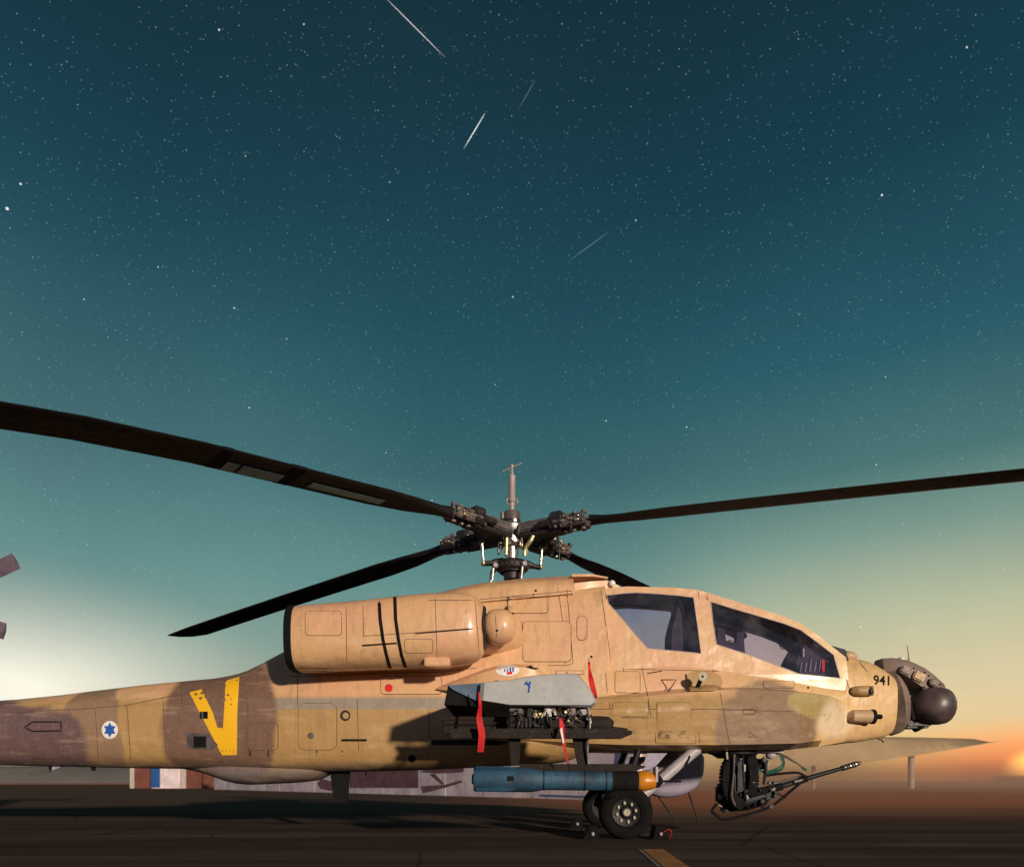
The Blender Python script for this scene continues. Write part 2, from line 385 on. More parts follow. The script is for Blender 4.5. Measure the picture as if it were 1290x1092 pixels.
# far berm at left behind the boom, far trees at right
g = G(); n = 60; rs = []
for i in range(n+1):
    x = -900+i*16.5; h = 8.5+.8*math.sin(i*.37)+.5*math.sin(i*1.1)
    if x > -60: h *= max(0, (90-x)/150)
    rs.append([Vector((x, 330, -.5)), Vector((x, 345, h*.75)), Vector((x, 360, h)), Vector((x, 400, h*.9)), Vector((x, 460, -.5))])
g.rings(rs, cap=False, closed=False); o = g.build('hills', M['ridge'], smooth=60, recalc=False); o['kind'] = 'structure'
g = G()
for i in range(70):
    a = random.random(); x = 116+a*45+random.uniform(-3, 3); y = 152+random.uniform(0, 14); h = (1.2+2.2*a*random.random())
    for k in range(9):
        c = Vector((x+random.uniform(-1.5, 1.5), y+random.uniform(-1, 1), random.uniform(.2, h)))
        for j in range(6):
            d = Vector([random.uniform(-1, 1) for _ in range(3)]).normalized()*.9
            e = Vector([random.uniform(-1, 1) for _ in range(3)]).normalized()*.5
            g.add([c+d-e, c+d+e, c-d*.3+e], [(0, 1, 2)])
o = g.build('distant_trees', M['tree'], smooth=0, recalc=False); o['kind'] = 'stuff'; o['label'] = 'dark strip of far scrub on the orange horizon'

# ------------------------------------------------------------------ helicopter root
heli = empty('attack_helicopter', (0, 0, 0), 'sand and brown camouflaged attack helicopter with yellow V on its flank', 'helicopter')

# body sections: station px, then eight (half width, py) from top centre to bottom centre
def zs(py, hw): return CZ+(HZ-py)*(CD-hw)/F
def ring_from(px, prof, n=5, sm=True, sx=97.):
    X = (px-CX)/sx
    pts = [(hw, zs(py, hw)) for hw, py in prof]
    pts[0] = (0, pts[1][1]+.01 if abs(prof[0][1]-prof[1][1]) < 1 else pts[0][1])
    pr = catmull(pts, n) if sm else pts
    r = [Vector((X, -max(a, 0), b)) for a, b in pr]+[Vector((X, max(a, 0), b)) for a, b in reversed(pr[1:-1])]
    return r
ST = [  # x, top half width, top py, (w1,p1), (w2,p2), (w3,p3), (w4,p4) bottom
 (-296, .10, 897, (.20, 904), (.25, 925), (.23, 948), (.12, 960)),
 (0,    .16, 881, (.34, 890), (.40, 918), (.35, 950), (.18, 963)),
 (160,  .18, 864, (.40, 883), (.46, 912), (.41, 950), (.20, 966)),
 (240,  .20, 857, (.44, 880), (.50, 912), (.46, 952), (.24, 967)),
 (267,  .22, 854, (.47, 876), (.53, 912), (.48, 952), (.26, 968)),
 (301,  .24, 846, (.50, 874), (.56, 906), (.51, 952), (.30, 969)),
 (361,  .26, 817, (.52, 862), (.61, 896), (.56, 952), (.34, 970)),
 (420,  .30, 790, (.53, 845), (.64, 892), (.60, 950), (.36, 970)),
 (540,  .34, 756, (.54, 820), (.66, 890), (.62, 948), (.38, 967)),
 (600,  .36, 748, (.54, 810), (.66, 888), (.62, 945), (.38, 964)),
 (660,  .38, 744, (.54, 800), (.66, 886), (.62, 942), (.38, 961)),
 (715,  .40, 741, (.53, 790), (.66, 884), (.62, 936), (.38, 957)),
 (745,  .40, 740, (.53, 785), (.65, 882), (.62, 932), (.40, 946)),
 (763,  .40, 739, (.53, 785), (.65, 882), (.62, 930), (.40, 944)),
 (765,  .44, 838, (.52, 842), (.62, 880), (.62, 930), (.40, 944)),
 (850,  .44, 838, (.52, 842), (.60, 878), (.60, 930), (.40, 943)),
 (950,  .44, 850, (.51, 854), (.58, 880), (.56, 928), (.40, 942)),
 (1035, .42, 862, (.49, 866), (.54, 886), (.50, 924), (.38, 939)),
 (1064, .40, 862, (.47, 866), (.52, 886), (.47, 920), (.35, 936)),
 (1067, .20, 826, (.42, 842), (.50, 876), (.45, 918), (.34, 935)),
 (1085, .19, 829, (.40, 844), (.47, 872), (.43, 916), (.31, 934)),
 (1110, .17, 834, (.36, 848), (.42, 872), (.39, 912), (.27, 930)),
 (1127, .14, 842, (.33, 852), (.39, 872), (.36, 908), (.24, 927)),
 (1136, .12, 848, (.31, 856), (.37, 872), (.34, 905), (.22, 923)),
]
def body_rings(ST):
    rs = []
    for i, (px, tw, tp, a, b, c, d) in enumerate(ST):
        prof = [(0, tp), (tw, tp), a, b, c, d, (0, d[1]+.3)]
        rs.append(ring_from(px, prof, 5))
    return rs
def refine(rs, n=3, sharp=()):
    out = []
    for i in range(len(rs)-1):
        if i in sharp: out.append(rs[i]); continue
        lo = i-1 if i > 0 and i-1 not in sharp else i
        hi = i+2 if i+2 < len(rs) and i+1 not in sharp else i+1
        for k in range(n):
            t = k/n; r = []
            for a, b, c, d in zip(rs[lo], rs[i], rs[i+1], rs[hi]):
                h = max((c-b).x, 1e-6)
                m1 = (c-a)*(h/max((c-a).x, 1e-6)); m2 = (d-b)*(h/max((d-b).x, 1e-6))
                r.append(b*(2*t**3-3*t*t+1)+m1*(t**3-2*t*t+t)+c*(-2*t**3+3*t*t)+m2*(t**3-t*t))
            out.append(r)
    out.append(rs[-1]); return out
gb = G(); gb.rings(refine(body_rings(ST), 3, sharp=(13, 18)))
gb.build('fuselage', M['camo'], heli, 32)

# side avionics bays (faceted), both sides
def sponson(sgn):
    g = G()
    # px, inner-top py, ledge (hw,py), chamfer (hw,py), bottom outer(hw,py), bottom curl (hw,py)
    T = [(640, (.60, 886), (.64, 890), (.68, 905), (.64, 930), (.55, 938)),
         (735, (.60, 878), (.84, 882), (.92, 896), (.82, 936), (.60, 942)),
         (790, (.60, 874), (.85, 879), (.93, 894), (.83, 938), (.60, 944)),
         (850, (.58, 868), (.85, 873), (.93, 892), (.83, 938), (.60, 945)),
         (900, (.56, 865), (.84, 869), (.92, 890), (.82, 938), (.58, 945)),
         (960, (.55, 866), (.82, 869), (.89, 888), (.79, 937), (.56, 944)),
         (1006, (.53, 869), (.81, 872), (.89, 889), (.80, 936), (.54, 943)),
         (1047, (.50, 874), (.83, 877), (.84, 881), (.56, 932), (.46, 940)),
         (1083, (.44, 882), (.47, 884), (.48, 895), (.45, 918), (.42, 934))]
    rs = []
    for px, *pr in T:
        X = (px-CX)/101.
        r = [Vector((X, sgn*hw, zs(py, hw))) for hw, py in pr]
        r = r+[Vector((X, sgn*.2, r[-1].z+.005)), Vector((X, sgn*.2, r[0].z))]
        rs.append(r)
    g.rings(rs); return g
gs = sponson(-1); gs.build('side_bay', M['camo'], heli, 12)
sponson(1).build('side_bay', M['camo'], heli, 12)

# ledge lip on top of the bay
# rotor fairing (doghouse)
gd = G(); rs = []
for px, tp, bp, tw, bw in ((536, 752, 757, .1, .30), (555, 745, 756, .16, .34), (578, 739, 755, .2, .38), (604, 734, 755, .24, .43), (650, 729.5, 750, .27, .46), (690, 727, 747, .28, .47), (721, 725.5, 744, .28, .47)):
    X = (px-CX)/95.
    pr = [(0, zs(tp, .2)+.012), (tw*.6, zs(tp, .2)+.008), (tw, zs(tp, tw)-.01), (bw, zs(tp+7, bw)), (bw+.03, zs(bp+4, bw))]
    pr = catmull(pr, 3); rs.append([Vector((X, -a, b)) for a, b in pr]+[Vector((X, a, b)) for a, b in reversed(pr[1:])])
gd.rings(rs); gd.build('rotor_fairing', M['camo'], heli, 40)
gi = G(); rs = []
for px, tp, bp, tw in ((722, 732.5, 744, .43), (745, 730, 743, .40), (762, 729, 741, .35), (780, 736, 741, .30)):
    X = (px-CX)/95.
    rs.append([Vector((X, -tw, zs(bp, tw))), Vector((X, -tw, zs(tp+2, tw))), Vector((X, -tw+.05, zs(tp, tw))), Vector((X, tw-.05, zs(tp, tw))), Vector((X, tw, zs(tp+2, tw))), Vector((X, tw, zs(bp, tw)))])
gi.rings(rs); gi.build('intake_ramp', M['camo'], heli, 30)
G().prism([(Wp(x, y, -.3).x, Wp(x, y, -.3).z) for x, y in ((720, 725.5), (745, 725.8), (765, 729.5), (764, 731), (745, 728.5), (720, 729))], -.40, .40).build('intake_hood', M['camo'], heli, 30)
G().ball(Wp(771, 735, -.36), (.045, .045, .045)).build('beacon_light', M['white'], heli)

# engine nacelles
NY = 1.02
def nacelle(sgn):
    s = F/(CD-NY)
    T = [(374, 764, 845, .365), (392, 762.5, 845, .375), (458, 757, 842.5, .38), (524, 749.5, 840.5, .38), (565, 747.5, 838.5, .38), (590, 748.5, 835, .36), (602, 754, 830, .32), (609, 763, 822, .25)]
    g = G(); rs = []
    for px, tp, bp, hw in T:
        X = (px-CX)/s; zt, zb = CZ+(HZ-tp)/s, CZ+(HZ-bp)/s; zc = (zt+zb)/2; hz = (zt-zb)/2; r = []
        for k in range(40):
            t = 2*math.pi*k/40; e = .72
            r.append(Vector((X, sgn*(NY-.06)+hw*math.copysign(abs(math.cos(t))**e, math.cos(t)), zc+hz*math.copysign(abs(math.sin(t))**e, math.sin(t)))))
        rs.append(r)
    g.rings(refine(rs, 2)); return g, rs
gn, nrs = nacelle(-1)
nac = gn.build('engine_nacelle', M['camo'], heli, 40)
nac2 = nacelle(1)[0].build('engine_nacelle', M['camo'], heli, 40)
for sgn, par in ((-1, nac), (1, nac2)):
    s = F/(CD-NY)
    g = G(); g.ball(Wp(629, 789.5, -NY) if sgn < 0 else Vector((Wp(629, 789.5, -NY).x, NY, Wp(629, 789.5, -NY).z)), (.205, .19, .215), 28, .86)
    gg = g.build('nose_gearbox', M['camo'], par, 60)
    if sgn < 0: gball = g
    # exhaust cover
    X = (374-CX)/s; base_r = [Vector((v.x, (v.y if sgn < 0 else v.y+2*(NY-.06)), v.z)) for v in nrs[0]]
    cc = sum(base_r, Vector())/len(base_r)
    k = [[cc+(p-cc)*f+Vector((dx, 0, 0)) for p in base_r] for dx, f in ((.02, 1.006), (.0, 1.02), (-.045, 1.025), (-.07, 1.0), (-.08, .8), (-.065, .3))]
    G().rings(k).build('exhaust_cover', M['blackcloth'], par, 50)
    # intake lip ring and duct behind the gearbox
    G().lathe([(0, .26), (.03, .28), (.06, .25), (.06, .12), (0, .1)], (Wp(606, 790, -NY).x, sgn*(NY-.06), Wp(606, 790, -NY).z), (1, 0, 0), 28).build('intake_lip', M['hubdark'], par)
# fillet between nacelle and fuselage
for sgn in (-1, 1):
    g = G(); rs = []
    for px, tp, bp in ((430, 785, 838), (520, 770, 832), (600, 765, 828), (640, 770, 822), (665, 790, 815)):
        X = (px-CX)/98.; y0 = .95 if px < 610 else (.78 if px < 650 else .55)
        rs.append([Vector((X, sgn*.35, zs(tp, .7))), Vector((X, sgn*y0, zs(tp+8, .7))), Vector((X, sgn*y0, zs(bp-10, .7))), Vector((X, sgn*.4, zs(bp, .7)))])
    g.rings(rs); g.build('engine_pylon', M['camo'], heli, 60)
# small step under the nacelle
g = G(); a, b = Wp(535, 829, -1.22), Wp(567, 840, -1.22); g.box(((a.x+b.x)/2, -1.16, (a.z+b.z)/2+.005), (b.x-a.x, .22, a.z-b.z), bev=.012)
g.build('engine_step', M['camo'], heli)

# belly fairing and blade aerials
g = G(); rs = []
for px, top, bp, hw in ((196, 962, 965.5, .05), (235, 958, 973, .22), (282, 958, 987, .36), (330, 958, 987, .40), (385, 958, 983, .40), (402, 958, 976, .34), (412, 958, 969, .2)):
    X = (px-CX)/97.; r = []
    for k in range(20):
        t = math.pi+math.pi*k/19
        r.append(Vector((X, hw*math.cos(t), zs(top, .2)+(zs(bp, .1)-zs(top, .2))*abs(math.sin(t))**.6)))
    rs.append(r)
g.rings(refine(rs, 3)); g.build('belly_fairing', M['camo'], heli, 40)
gbf = g
def blade_aerial(pts, y, th, mat='black'):
    return G().prism([(Wp(x, z, y).x, Wp(x, z, y).z) for x, z in pts], y-th, y+th).build('blade_aerial', M[mat], heli, 30)
blade_aerial(((416, 968), (441, 968), (438, 1010), (421, 1010)), -.1, .03)
blade_aerial(((458, 968), (463, 968), (462, 977), (460, 976)), -.3, .01)
blade_aerial(((61, 963), (66, 963), (63, 972)), -.1, .01)
blade_aerial(((115, 963), (120, 963), (119, 971), (116, 970)), -.1, .02)
blade_aerial(((66, 963), (85, 963), (66, 970)), -.1, .008, 'lavender')
blade_aerial(((377, 1007.6), (421, 1007.6), (421, 1010), (377, 1010)), -.1, .05)

# tail fin, tail rotor, stabiliser and tail wheel (outside or at the left edge)
G().prism([(-9.15, 1.25), (-8.75, 2.0), (-9.5, 3.6), (-10.0, 3.6), (-10.1, 1.2)], -.10, .10).build('tail_fin', M['camo'], heli, 30)
G().box((-9.7, 0, 1.15), (.9, 3.2, .08), bev=.03).build('stabiliser', M['camo'], heli, 30)
tw = G().lathe([(-.09, .12), (-.09, .2), (-.05, .235), (.05, .235), (.09, .2), (.09, .12)], (-9.1, 0, .235), (0, 1, 0), 24).build('tail_wheel', M['rubber'], heli)
G().tube([(-9.1, .12, .24), (-9.0, .1, .7), (-8.7, 0, 1.2)], .04).build('tail_wheel_fork', M['strut'], heli)
TR = Wp(-104, 764, .62)
for px, py in ((20, 706), (6, 795)):
    tip = Wp(px, py, .62); d = (tip-TR); Lh = d.length; d.normalize(); pr = Vector((0, 1, 0)).cross(d)
    for sg in (1, -1):
        g = G(); rs = []
        for t in (.1, .3, .97, 1.0):
            c = TR+d*Lh*t*sg; w = .12 if t > .2 else .05
            rs.append([c+pr*w+Vector((0, .02, 0)), c+pr*w*.2+Vector((0, -.03, 0)), c-pr*w+Vector((0, -.005, 0)), c+Vector((0, .03, 0))])
        g.rings(rs); g.build('tail_rotor_blade', paint('mauve_grey_tail_blade', (.12, .09, .12), .4) if 'tb' not in M else M['tb'], heli, 30)
G().lathe([(-.5, .09), (.12, .09), (.14, .05)], TR, (0, 1, 0)).build('tail_rotor_hub', M['hub'], heli)

# ------------------------------------------------------------------ canopy: side walls with window openings
def side_y(px, py):
    """how far the flat canopy side stands from the centreline: leans in towards the top, narrows to the nose"""
    t = (px-762)/303.; sill = 838+max(0, (px-890)/175.)*24
    up = max(0, (sill-py))/90.
    return -(.535-.05*max(0, t)-.11*up)
WALL = [(762, 741), (790, 738.5), (850, 740), (880, 743), (900, 749), (942, 762), (985, 775), (1009, 785), (1030, 799.5), (1052, 817), (1066, 828), (1070, 868), (1035, 872), (950, 862), (900, 850), (762, 850)]
REAR = [(763.8, 749.3), (783, 747), (802, 745.8), (830, 747.5), (855, 749.6), (874, 752), (879, 787), (883.7, 823.4), (850, 820), (815.7, 816.8), (795, 793), (775, 769.6), (766, 760)]
FRONT = [(894.8, 757), (922, 765.5), (950, 773.6), (988.5, 785), (1009, 793), (1030, 808.5), (1050.5, 824.5), (1059, 854.5), (1035, 852), (1007, 849), (975, 837), (942, 824.5), (902.5, 812), (898, 785)]
def offset_poly(P, d):
    c = [(sum(p[0] for p in P)/len(P)), sum(p[1] for p in P)/len(P)]; out = []; n = len(P)
    area = sum(P[i][0]*P[(i+1) % n][1]-P[(i+1) % n][0]*P[i][1] for i in range(n)); sg = 1 if area > 0 else -1
    for i in range(n):
        a, b, e = P[i-1], P[i], P[(i+1) % n]
        n1 = Vector((b[1]-a[1], a[0]-b[0])).normalized()*sg; n2 = Vector((e[1]-b[1], b[0]-e[0])).normalized()*sg
        m = (n1+n2); m = m/max(m.length_squared*.5, .3)
        out.append((b[0]+m.x*d, b[1]+m.y*d))
    return out
def to3(px, py, sgn, extra=0.):
    y = side_y(px, py)-extra
    s = F/(CD+side_y(px, py)); return Vector(((px-CX)/s, y if sgn < 0 else -y, CZ+(HZ-py)/s))
def wall_mesh(polys, sgn, extra, th):
    pl = [[Vector((x, -y, 0)) for x, y in P] for P in polys]
    flat_ = [p for P in polys for p in P]; n = len(flat_)
    tris = tessellate_polygon(pl)
    vs = [to3(x, y, sgn, extra) for x, y in flat_]+[to3(x, y, sgn, extra-th) for x, y in flat_]
    fs = [tuple(t) for t in tris]+[tuple(n+i for i in reversed(t)) for t in tris]
    k = 0
    for P in polys:
        m = len(P); fs += [(k+i, k+(i+1) % m, n+k+(i+1) % m, n+k+i) for i in range(m)]; k += m
    g = G(); g.add(vs, fs); return g
for sgn in (-1, 1):
    gw = wall_mesh([WALL, REAR, FRONT], sgn, 0, .022)
    cf = gw.build('canopy_side', M['camo'], heli, 20)
    if sgn < 0: gwall = wall_mesh([WALL], sgn, 0, .022)
    wall_mesh([offset_poly(WALL, -2), offset_poly(REAR, 1.2), offset_poly(FRONT, 1.2)], sgn, -.024, .012).build('inner_lining', M['interior'], heli, 20)
    for P in (REAR, FRONT):
        wf = wall_mesh([P, offset_poly(P, -.8)], sgn, .004, .018).build('window_trim', M['probe'], heli, 0)
        wall_mesh([offset_poly(P, -.6)], sgn, -.006, .006).build('window_pane', M['glass'], heli, 0)
# roof between the side walls
g = G(); ro = []
TOPL = [(762, 741), (790, 738.5), (850, 740), (880, 743), (900, 749), (942, 762), (985, 775), (1009, 785), (1030, 799.5), (1052, 817), (1066, 828)]
rs = []
for px, py in TOPL:
    a = to3(px, py, -1); rs.append([a, Vector((a.x, a.y*.8, a.z+.022)), Vector((a.x, -a.y*.8, a.z+.022)), Vector((a.x, -a.y, a.z)), Vector((a.x, -a.y, a.z-.03)), Vector((a.x, a.y, a.z-.03))])
g.rings(rs); g.build('canopy_roof', M['camo'], heli, 30)
rs = []
for px, py in TOPL:
    a = to3(px, py, -1); yy = abs(a.y)-.03
    rs.append([Vector((a.x, -yy, a.z-.035)), Vector((a.x, yy, a.z-.035)), Vector((a.x, yy, a.z-.05)), Vector((a.x, -yy, a.z-.05))])
G().rings(rs).build('roof_lining', M['interior'], heli, 0)
# cockpit contents
def ipt(px, py, y): return Wp(px, py, y)
def seat(pts, y0, y1, nm='pilot_seat'):
    P = [(ipt(x, z, (y0+y1)/2).x, ipt(x, z, (y0+y1)/2).z) for x, z in pts]
    return G().prism(P, y0, y1).build(nm, M['seat'], heli, 30)
st1 = seat(((841, 826), (842, 799), (846, 783), (850, 770), (857, 783), (868, 790), (881, 794), (892, 815), (892, 828)), -.22, .22)
G().ball(ipt(852, 770, 0), (.07, .12, .12)).build('headrest', M['seat'], st1)
G().tube(smooth_path([ipt(846, 748, .2), ipt(853, 770, .2), ipt(861, 790, .2)], 4), .02).build('seat_rail', M['hub'], st1)
G().tube(smooth_path([ipt(856, 755, -.2), ipt(862, 775, -.2), ipt(858, 792, -.2)], 4), .012).build('harness_strap', M['probe'], st1)
seat(((882, 745), (868, 750), (858, 765), (868, 793), (886, 800)), .30, .42, 'bulkhead_panel')
st2 = seat(((902, 816), (902, 793), (905, 791), (911, 793), (913, 808), (926, 811), (927, 797), (935, 797), (936, 815), (938, 832), (915, 835)), -.06, .06)
G().ball(ipt(920, 810, 0), (.05, .05, .05)).build('headrest', M['probe'], st2)
dash = seat(((992, 838), (998, 825), (1004, 815), (1016, 813), (1052, 823), (1060, 850), (1060, 868), (1000, 862)), -.30, .30, 'instrument_panel')
G().tube(smooth_path([ipt(984, 797, 0), ipt(991, 806, 0), ipt(997, 818, 0), ipt(996, 836, 0)], 4), [.045]*13).build('sight_tube', M['hubdark'], dash)
G().box(ipt(1037, 838, -.33), (.035, .02, .16)).build('red_handle', M['red'], dash)
G().box(ipt(1042, 833, -.33), (.03, .02, .03)).build('warning_lamp_cap', M['white'], dash)
G().box(ipt(1012, 822, -.33), (.02, .02, .11)).build('panel_post', M['probe'], dash)
for k in range(5): G().tube([ipt(1008+k*6, 846, -.32), ipt(1010+k*6, 832+random.uniform(-3, 3), -.32)], .006, 6).build('panel_wire', M['strut'], dash)
g = G()
g.tube([ipt(896, 760, .35), ipt(940, 780, .35), ipt(985, 800, .33), ipt(1000, 805, .3)], .045, 8, flat=.7)
g.tube([ipt(1000, 792, .3), ipt(985, 806, .3)], .03, 8)
g.build('canopy_brace', M['hubdark'], heli)
G().tube(smooth_path([ipt(984, 807, -.1), ipt(988, 810, -.1), ipt(986, 818, -.1), ipt(982, 812, -.1), ipt(984, 807, -.1)], 3), .006, 6).build('hand_hoop', M['gun'], heli)
# nose mirror hump
G().ball(Wp(1066, 827, -.18), (.15, .10, .075), 20).build('mirror_hump', M['sandtrim'], heli)
G().ball(Wp(1062, 822, -.25), (.05, .04, .035), 16).build('mirror_glass', M['black'], heli)

# ------------------------------------------------------------------ surface casting: details laid on the skin
allg = G()
for q_ in (gb, gs, gd, gi, gn, gball, gwall, gbf): allg.add(q_.v, q_.f)
BV = allg.bvh(); BVB = (lambda a: (a.add(gb.v, gb.f), a.bvh())[1])(G())
def hit(px, py, bv=None):
    h = (bv or BV).ray_cast(CAM, ray(px, py))
    if h[0] is None: return None
    n = h[1].copy()
    if n.dot(ray(px, py)) > 0: n = -n
    return h[0], n
def patch(name, poly, mat, off=.002, th=.0, maxe=9., parent=None, bv=None, hole=None, smooth=40):
    """a thin plate or paint mark following the skin; poly in photo pixels, laid along the sight lines"""
    polys = [poly]+([hole] if hole else [])
    pl = [[Vector((x, -y, 0)) for x, y in P] for P in polys]; fl = [p for P in polys for p in P]
    bm = bmesh.new(); vv = [bm.verts.new((x, y, 0)) for x, y in fl]
    for t in tessellate_polygon(pl):
        try: bm.faces.new([vv[i] for i in t])
        except ValueError: pass
    for _ in range(5):
        es = [e for e in bm.edges if e.calc_length() > maxe]
        if not es: break
        bmesh.ops.subdivide_edges(bm, edges=es, cuts=1); bmesh.ops.triangulate(bm, faces=bm.faces[:])
    dead = []
    for v in bm.verts:
        h = hit(v.co.x, v.co.y, bv)
        if h is None: dead.append(v); continue
        v.co = h[0]+h[1]*(off+th)
    bmesh.ops.delete(bm, geom=dead, context='VERTS')
    if th > 0 and bm.faces:
        be = [e for e in bm.edges if len(e.link_faces) == 1]
        r = bmesh.ops.extrude_edge_only(bm, edges=be)
        for v in [x for x in r['geom'] if isinstance(x, bmesh.types.BMVert)]:
            d = (v.co-CAM).normalized(); v.co = v.co+d*(th+off+.003)
    bm.verts.index_update(); g = G(); g.add([v.co.copy() for v in bm.verts], [tuple(v.index for v in f.verts) for f in bm.faces]); bm.free()
    o = g.build(name, M[mat], parent or heli, smooth, recalc=False)
    # make faces look outwards
    me = o.data
    bm = bmesh.new(); bm.from_mesh(me); bmesh.ops.recalc_face_normals(bm, faces=bm.faces)
    s = sum(f.normal.y*f.calc_area() for f in bm.faces)
    if s > 0: bmesh.ops.reverse_faces(bm, faces=bm.faces[:])
    bm.to_mesh(me); bm.free(); return o
def ribbon(g, pts, w, off=.0015, bv=None, step=5.):
    P = []
    for i in range(len(pts)-1):
        a, b = Vector(pts[i]), Vector(pts[i+1]); n = max(1, int((b-a).length/step))
        P += [a+(b-a)*k/n for k in range(n)]
    P.append(Vector(pts[-1])); L_, R_ = [], []
    prev = None
    for i, p in enumerate(P):
        d = (P[min(i+1, len(P)-1)]-P[max(i-1, 0)]).normalized(); nn = Vector((-d.y, d.x))*w/2
        a, b = hit(p.x+nn.x, p.y+nn.y, bv), hit(p.x-nn.x, p.y-nn.y, bv)
        if a is None or b is None: prev = None; continue
        a = a[0]+a[1]*off; b = b[0]+b[1]*off
        if prev and (a-prev[0]).length < .35: g.add([prev[0], prev[1], b, a], [(0, 1, 2, 3)])
        prev = (a, b)
def circ(cx, cy, rx, ry=None, n=24): return [(cx+rx*math.cos(2*math.pi*k/n), cy+(ry or rx)*math.sin(2*math.pi*k/n)) for k in range(n)]
def rect(x0, y0, x1, y1, r=0, n=3):
    if not r: return [(x0, y0), (x1, y0), (x1, y1), (x0, y1)]
    o_ = []
    for cx, cy, a in ((x1-r, y0+r, -90), (x1-r, y1-r, 0), (x0+r, y1-r, 90), (x0+r, y0+r, 180)):
        o_ += [(cx+r*math.cos(R(a+90*k/n)), cy+r*math.sin(R(a+90*k/n))) for k in range(n+1)]
    return o_

# yellow V on the flank
patch('yellow_vee', [(284.5, 851), (302, 846), (299, 898), (298.5, 950.5), (280, 951), (262, 917), (238.5, 872), (254, 868), (268, 897), (274, 916), (281, 917), (283, 885)], 'yellow')
# emblem: white disc, blue six-pointed star
patch('emblem_disc', circ(138.5, 919, 10.3, 11.3), 'white', .002)
for a0 in (-90, 90):
    patch('emblem_star', [(138.5+8.4*math.cos(R(a0+120*k)), 919+9.6*math.sin(R(a0+120*k))) for k in range(3)], 'blue_mark', .0035 if a0 < 0 else .0042)
patch('red_marker', circ(490, 866.5, 5), 'red', .009)
# three-sided rescue mark and arrow mark outlines
def mark(p, w):
    g = G(); ribbon(g, p, w); g.build('stencil_shade_mark', M['black'], heli, 0, recalc=False)
mark([(833, 856), (852, 856), (842.5, 870.5), (833, 856)], 1.2)
mark([(41, 909), (77, 909), (77, 920), (41, 921), (31, 916), (41, 909)], 1.8)
mark([(815, 848), (834, 845)], 1.2); mark([(840, 834), (855, 836)], 1.6); mark([(1008, 855), (1024, 856)], 1.4)
mark([(456, 813), (500, 810)], 2.2); mark([(523, 798), (595, 792)], 1.3); mark([(430, 932), (462, 932)], 3)
mark([(936, 893), (952, 893), (951, 899), (936, 899), (936, 893)], .8); mark([(942, 921), (954, 928), (942, 928)], .7)
for x in (448, 454, 460): mark([(x-1, 832), (x+2, 841)], 1.8)
for x in (399, 431, 315, 338): mark([(x, 945), (x, 952)], 1.6)
mark([(375, 843), (420, 843.5)], 4)  # dark strip painting the undershadow along the nacelle bottom
# skin seams
g = G()
S = [[(702, 735), (710, 790), (712, 836)], [(714, 742), (722, 835), (716, 838), (690, 838)], [(757, 744), (770, 835)], [(762, 744), (786, 845), (787, 848)], [(890, 752), (897, 815), (899, 868)],
     [(457, 758), (458, 801)], [(458, 801), (520, 797), (596, 791)], [(436, 760), (437, 840)], [(548, 750), (551, 836)], [(598, 752), (604, 824)], [(624, 768), (626, 812)],
     [(657, 782), (661, 820), (700, 819)], [(604, 755), (721, 744)], [(590, 735), (592, 752)], [(312, 880), (313, 950)], [(450, 880), (452, 945)], [(228, 860), (230, 895)],
     [(240, 872), (160, 888), (100, 893), (0, 898)], [(60, 882), (62, 895)], [(808, 838), (816, 876), (820, 904)], [(768, 880), (769, 903), (818, 904)], [(763, 848), (765, 872)], [(770, 842), (905, 845)],
     [(907, 872), (920, 942)], [(1060, 836), (1072, 875)], [(1074, 822), (1092, 846)], [(880, 745), (886, 826)], [(891, 745), (899, 830)], [(540, 756), (604, 756)],
     [(1047, 878), (1057, 933)], [(740, 893), (900, 893), (1000, 896)], [(880, 920), (882, 940)], [(365, 852), (560, 846), (600, 841)], [(375, 848), (375, 890)], [(500, 848), (501, 870)],
     [(650, 905), (652, 950)], [(600, 890), (600, 955)], [(540, 895), (541, 962)], [(120, 893), (124, 955)], [(0, 905), (0, 905)], [(160, 888), (165, 960)], [(205, 880), (210, 962)], [(85, 893), (90, 900)], [(250, 962), (250, 985)], [(330, 962), (330, 985)]]
for s_ in S: ribbon(g, s_, .8)
g.build('skin_seam', M['seam'], heli, 0, recalc=False, kind='stuff')
# access panels, proud of the skin with a dark joint round them
def access(poly, nm='access_panel', th=.004, mat='camo', j=.75):
    ou = offset_poly(poly, j)
    patch('panel_joint', ou, 'seam', .0012)
    return patch(nm, poly, mat, .0016, th)
for P in (rect(312, 911, 350, 944, 5), rect(376, 886, 424, 944, 8), rect(659, 783, 719, 833, 5), rect(727, 776, 739, 806, 5), rect(775, 846, 806, 872, 3), rect(772, 885, 816, 902, 2),
          rect(828, 885, 870, 930, 3), rect(962, 858, 1000, 866, 1), rect(40, 935, 80, 955, 3), rect(480, 852, 556, 874, 4), rect(385, 770, 430, 800, 4), rect(510, 805, 545, 822, 3),
          rect(640, 752, 690, 772, 3), rect(700, 845, 735, 849, 1), rect(826, 920, 876, 936, 2)):
    access(P)
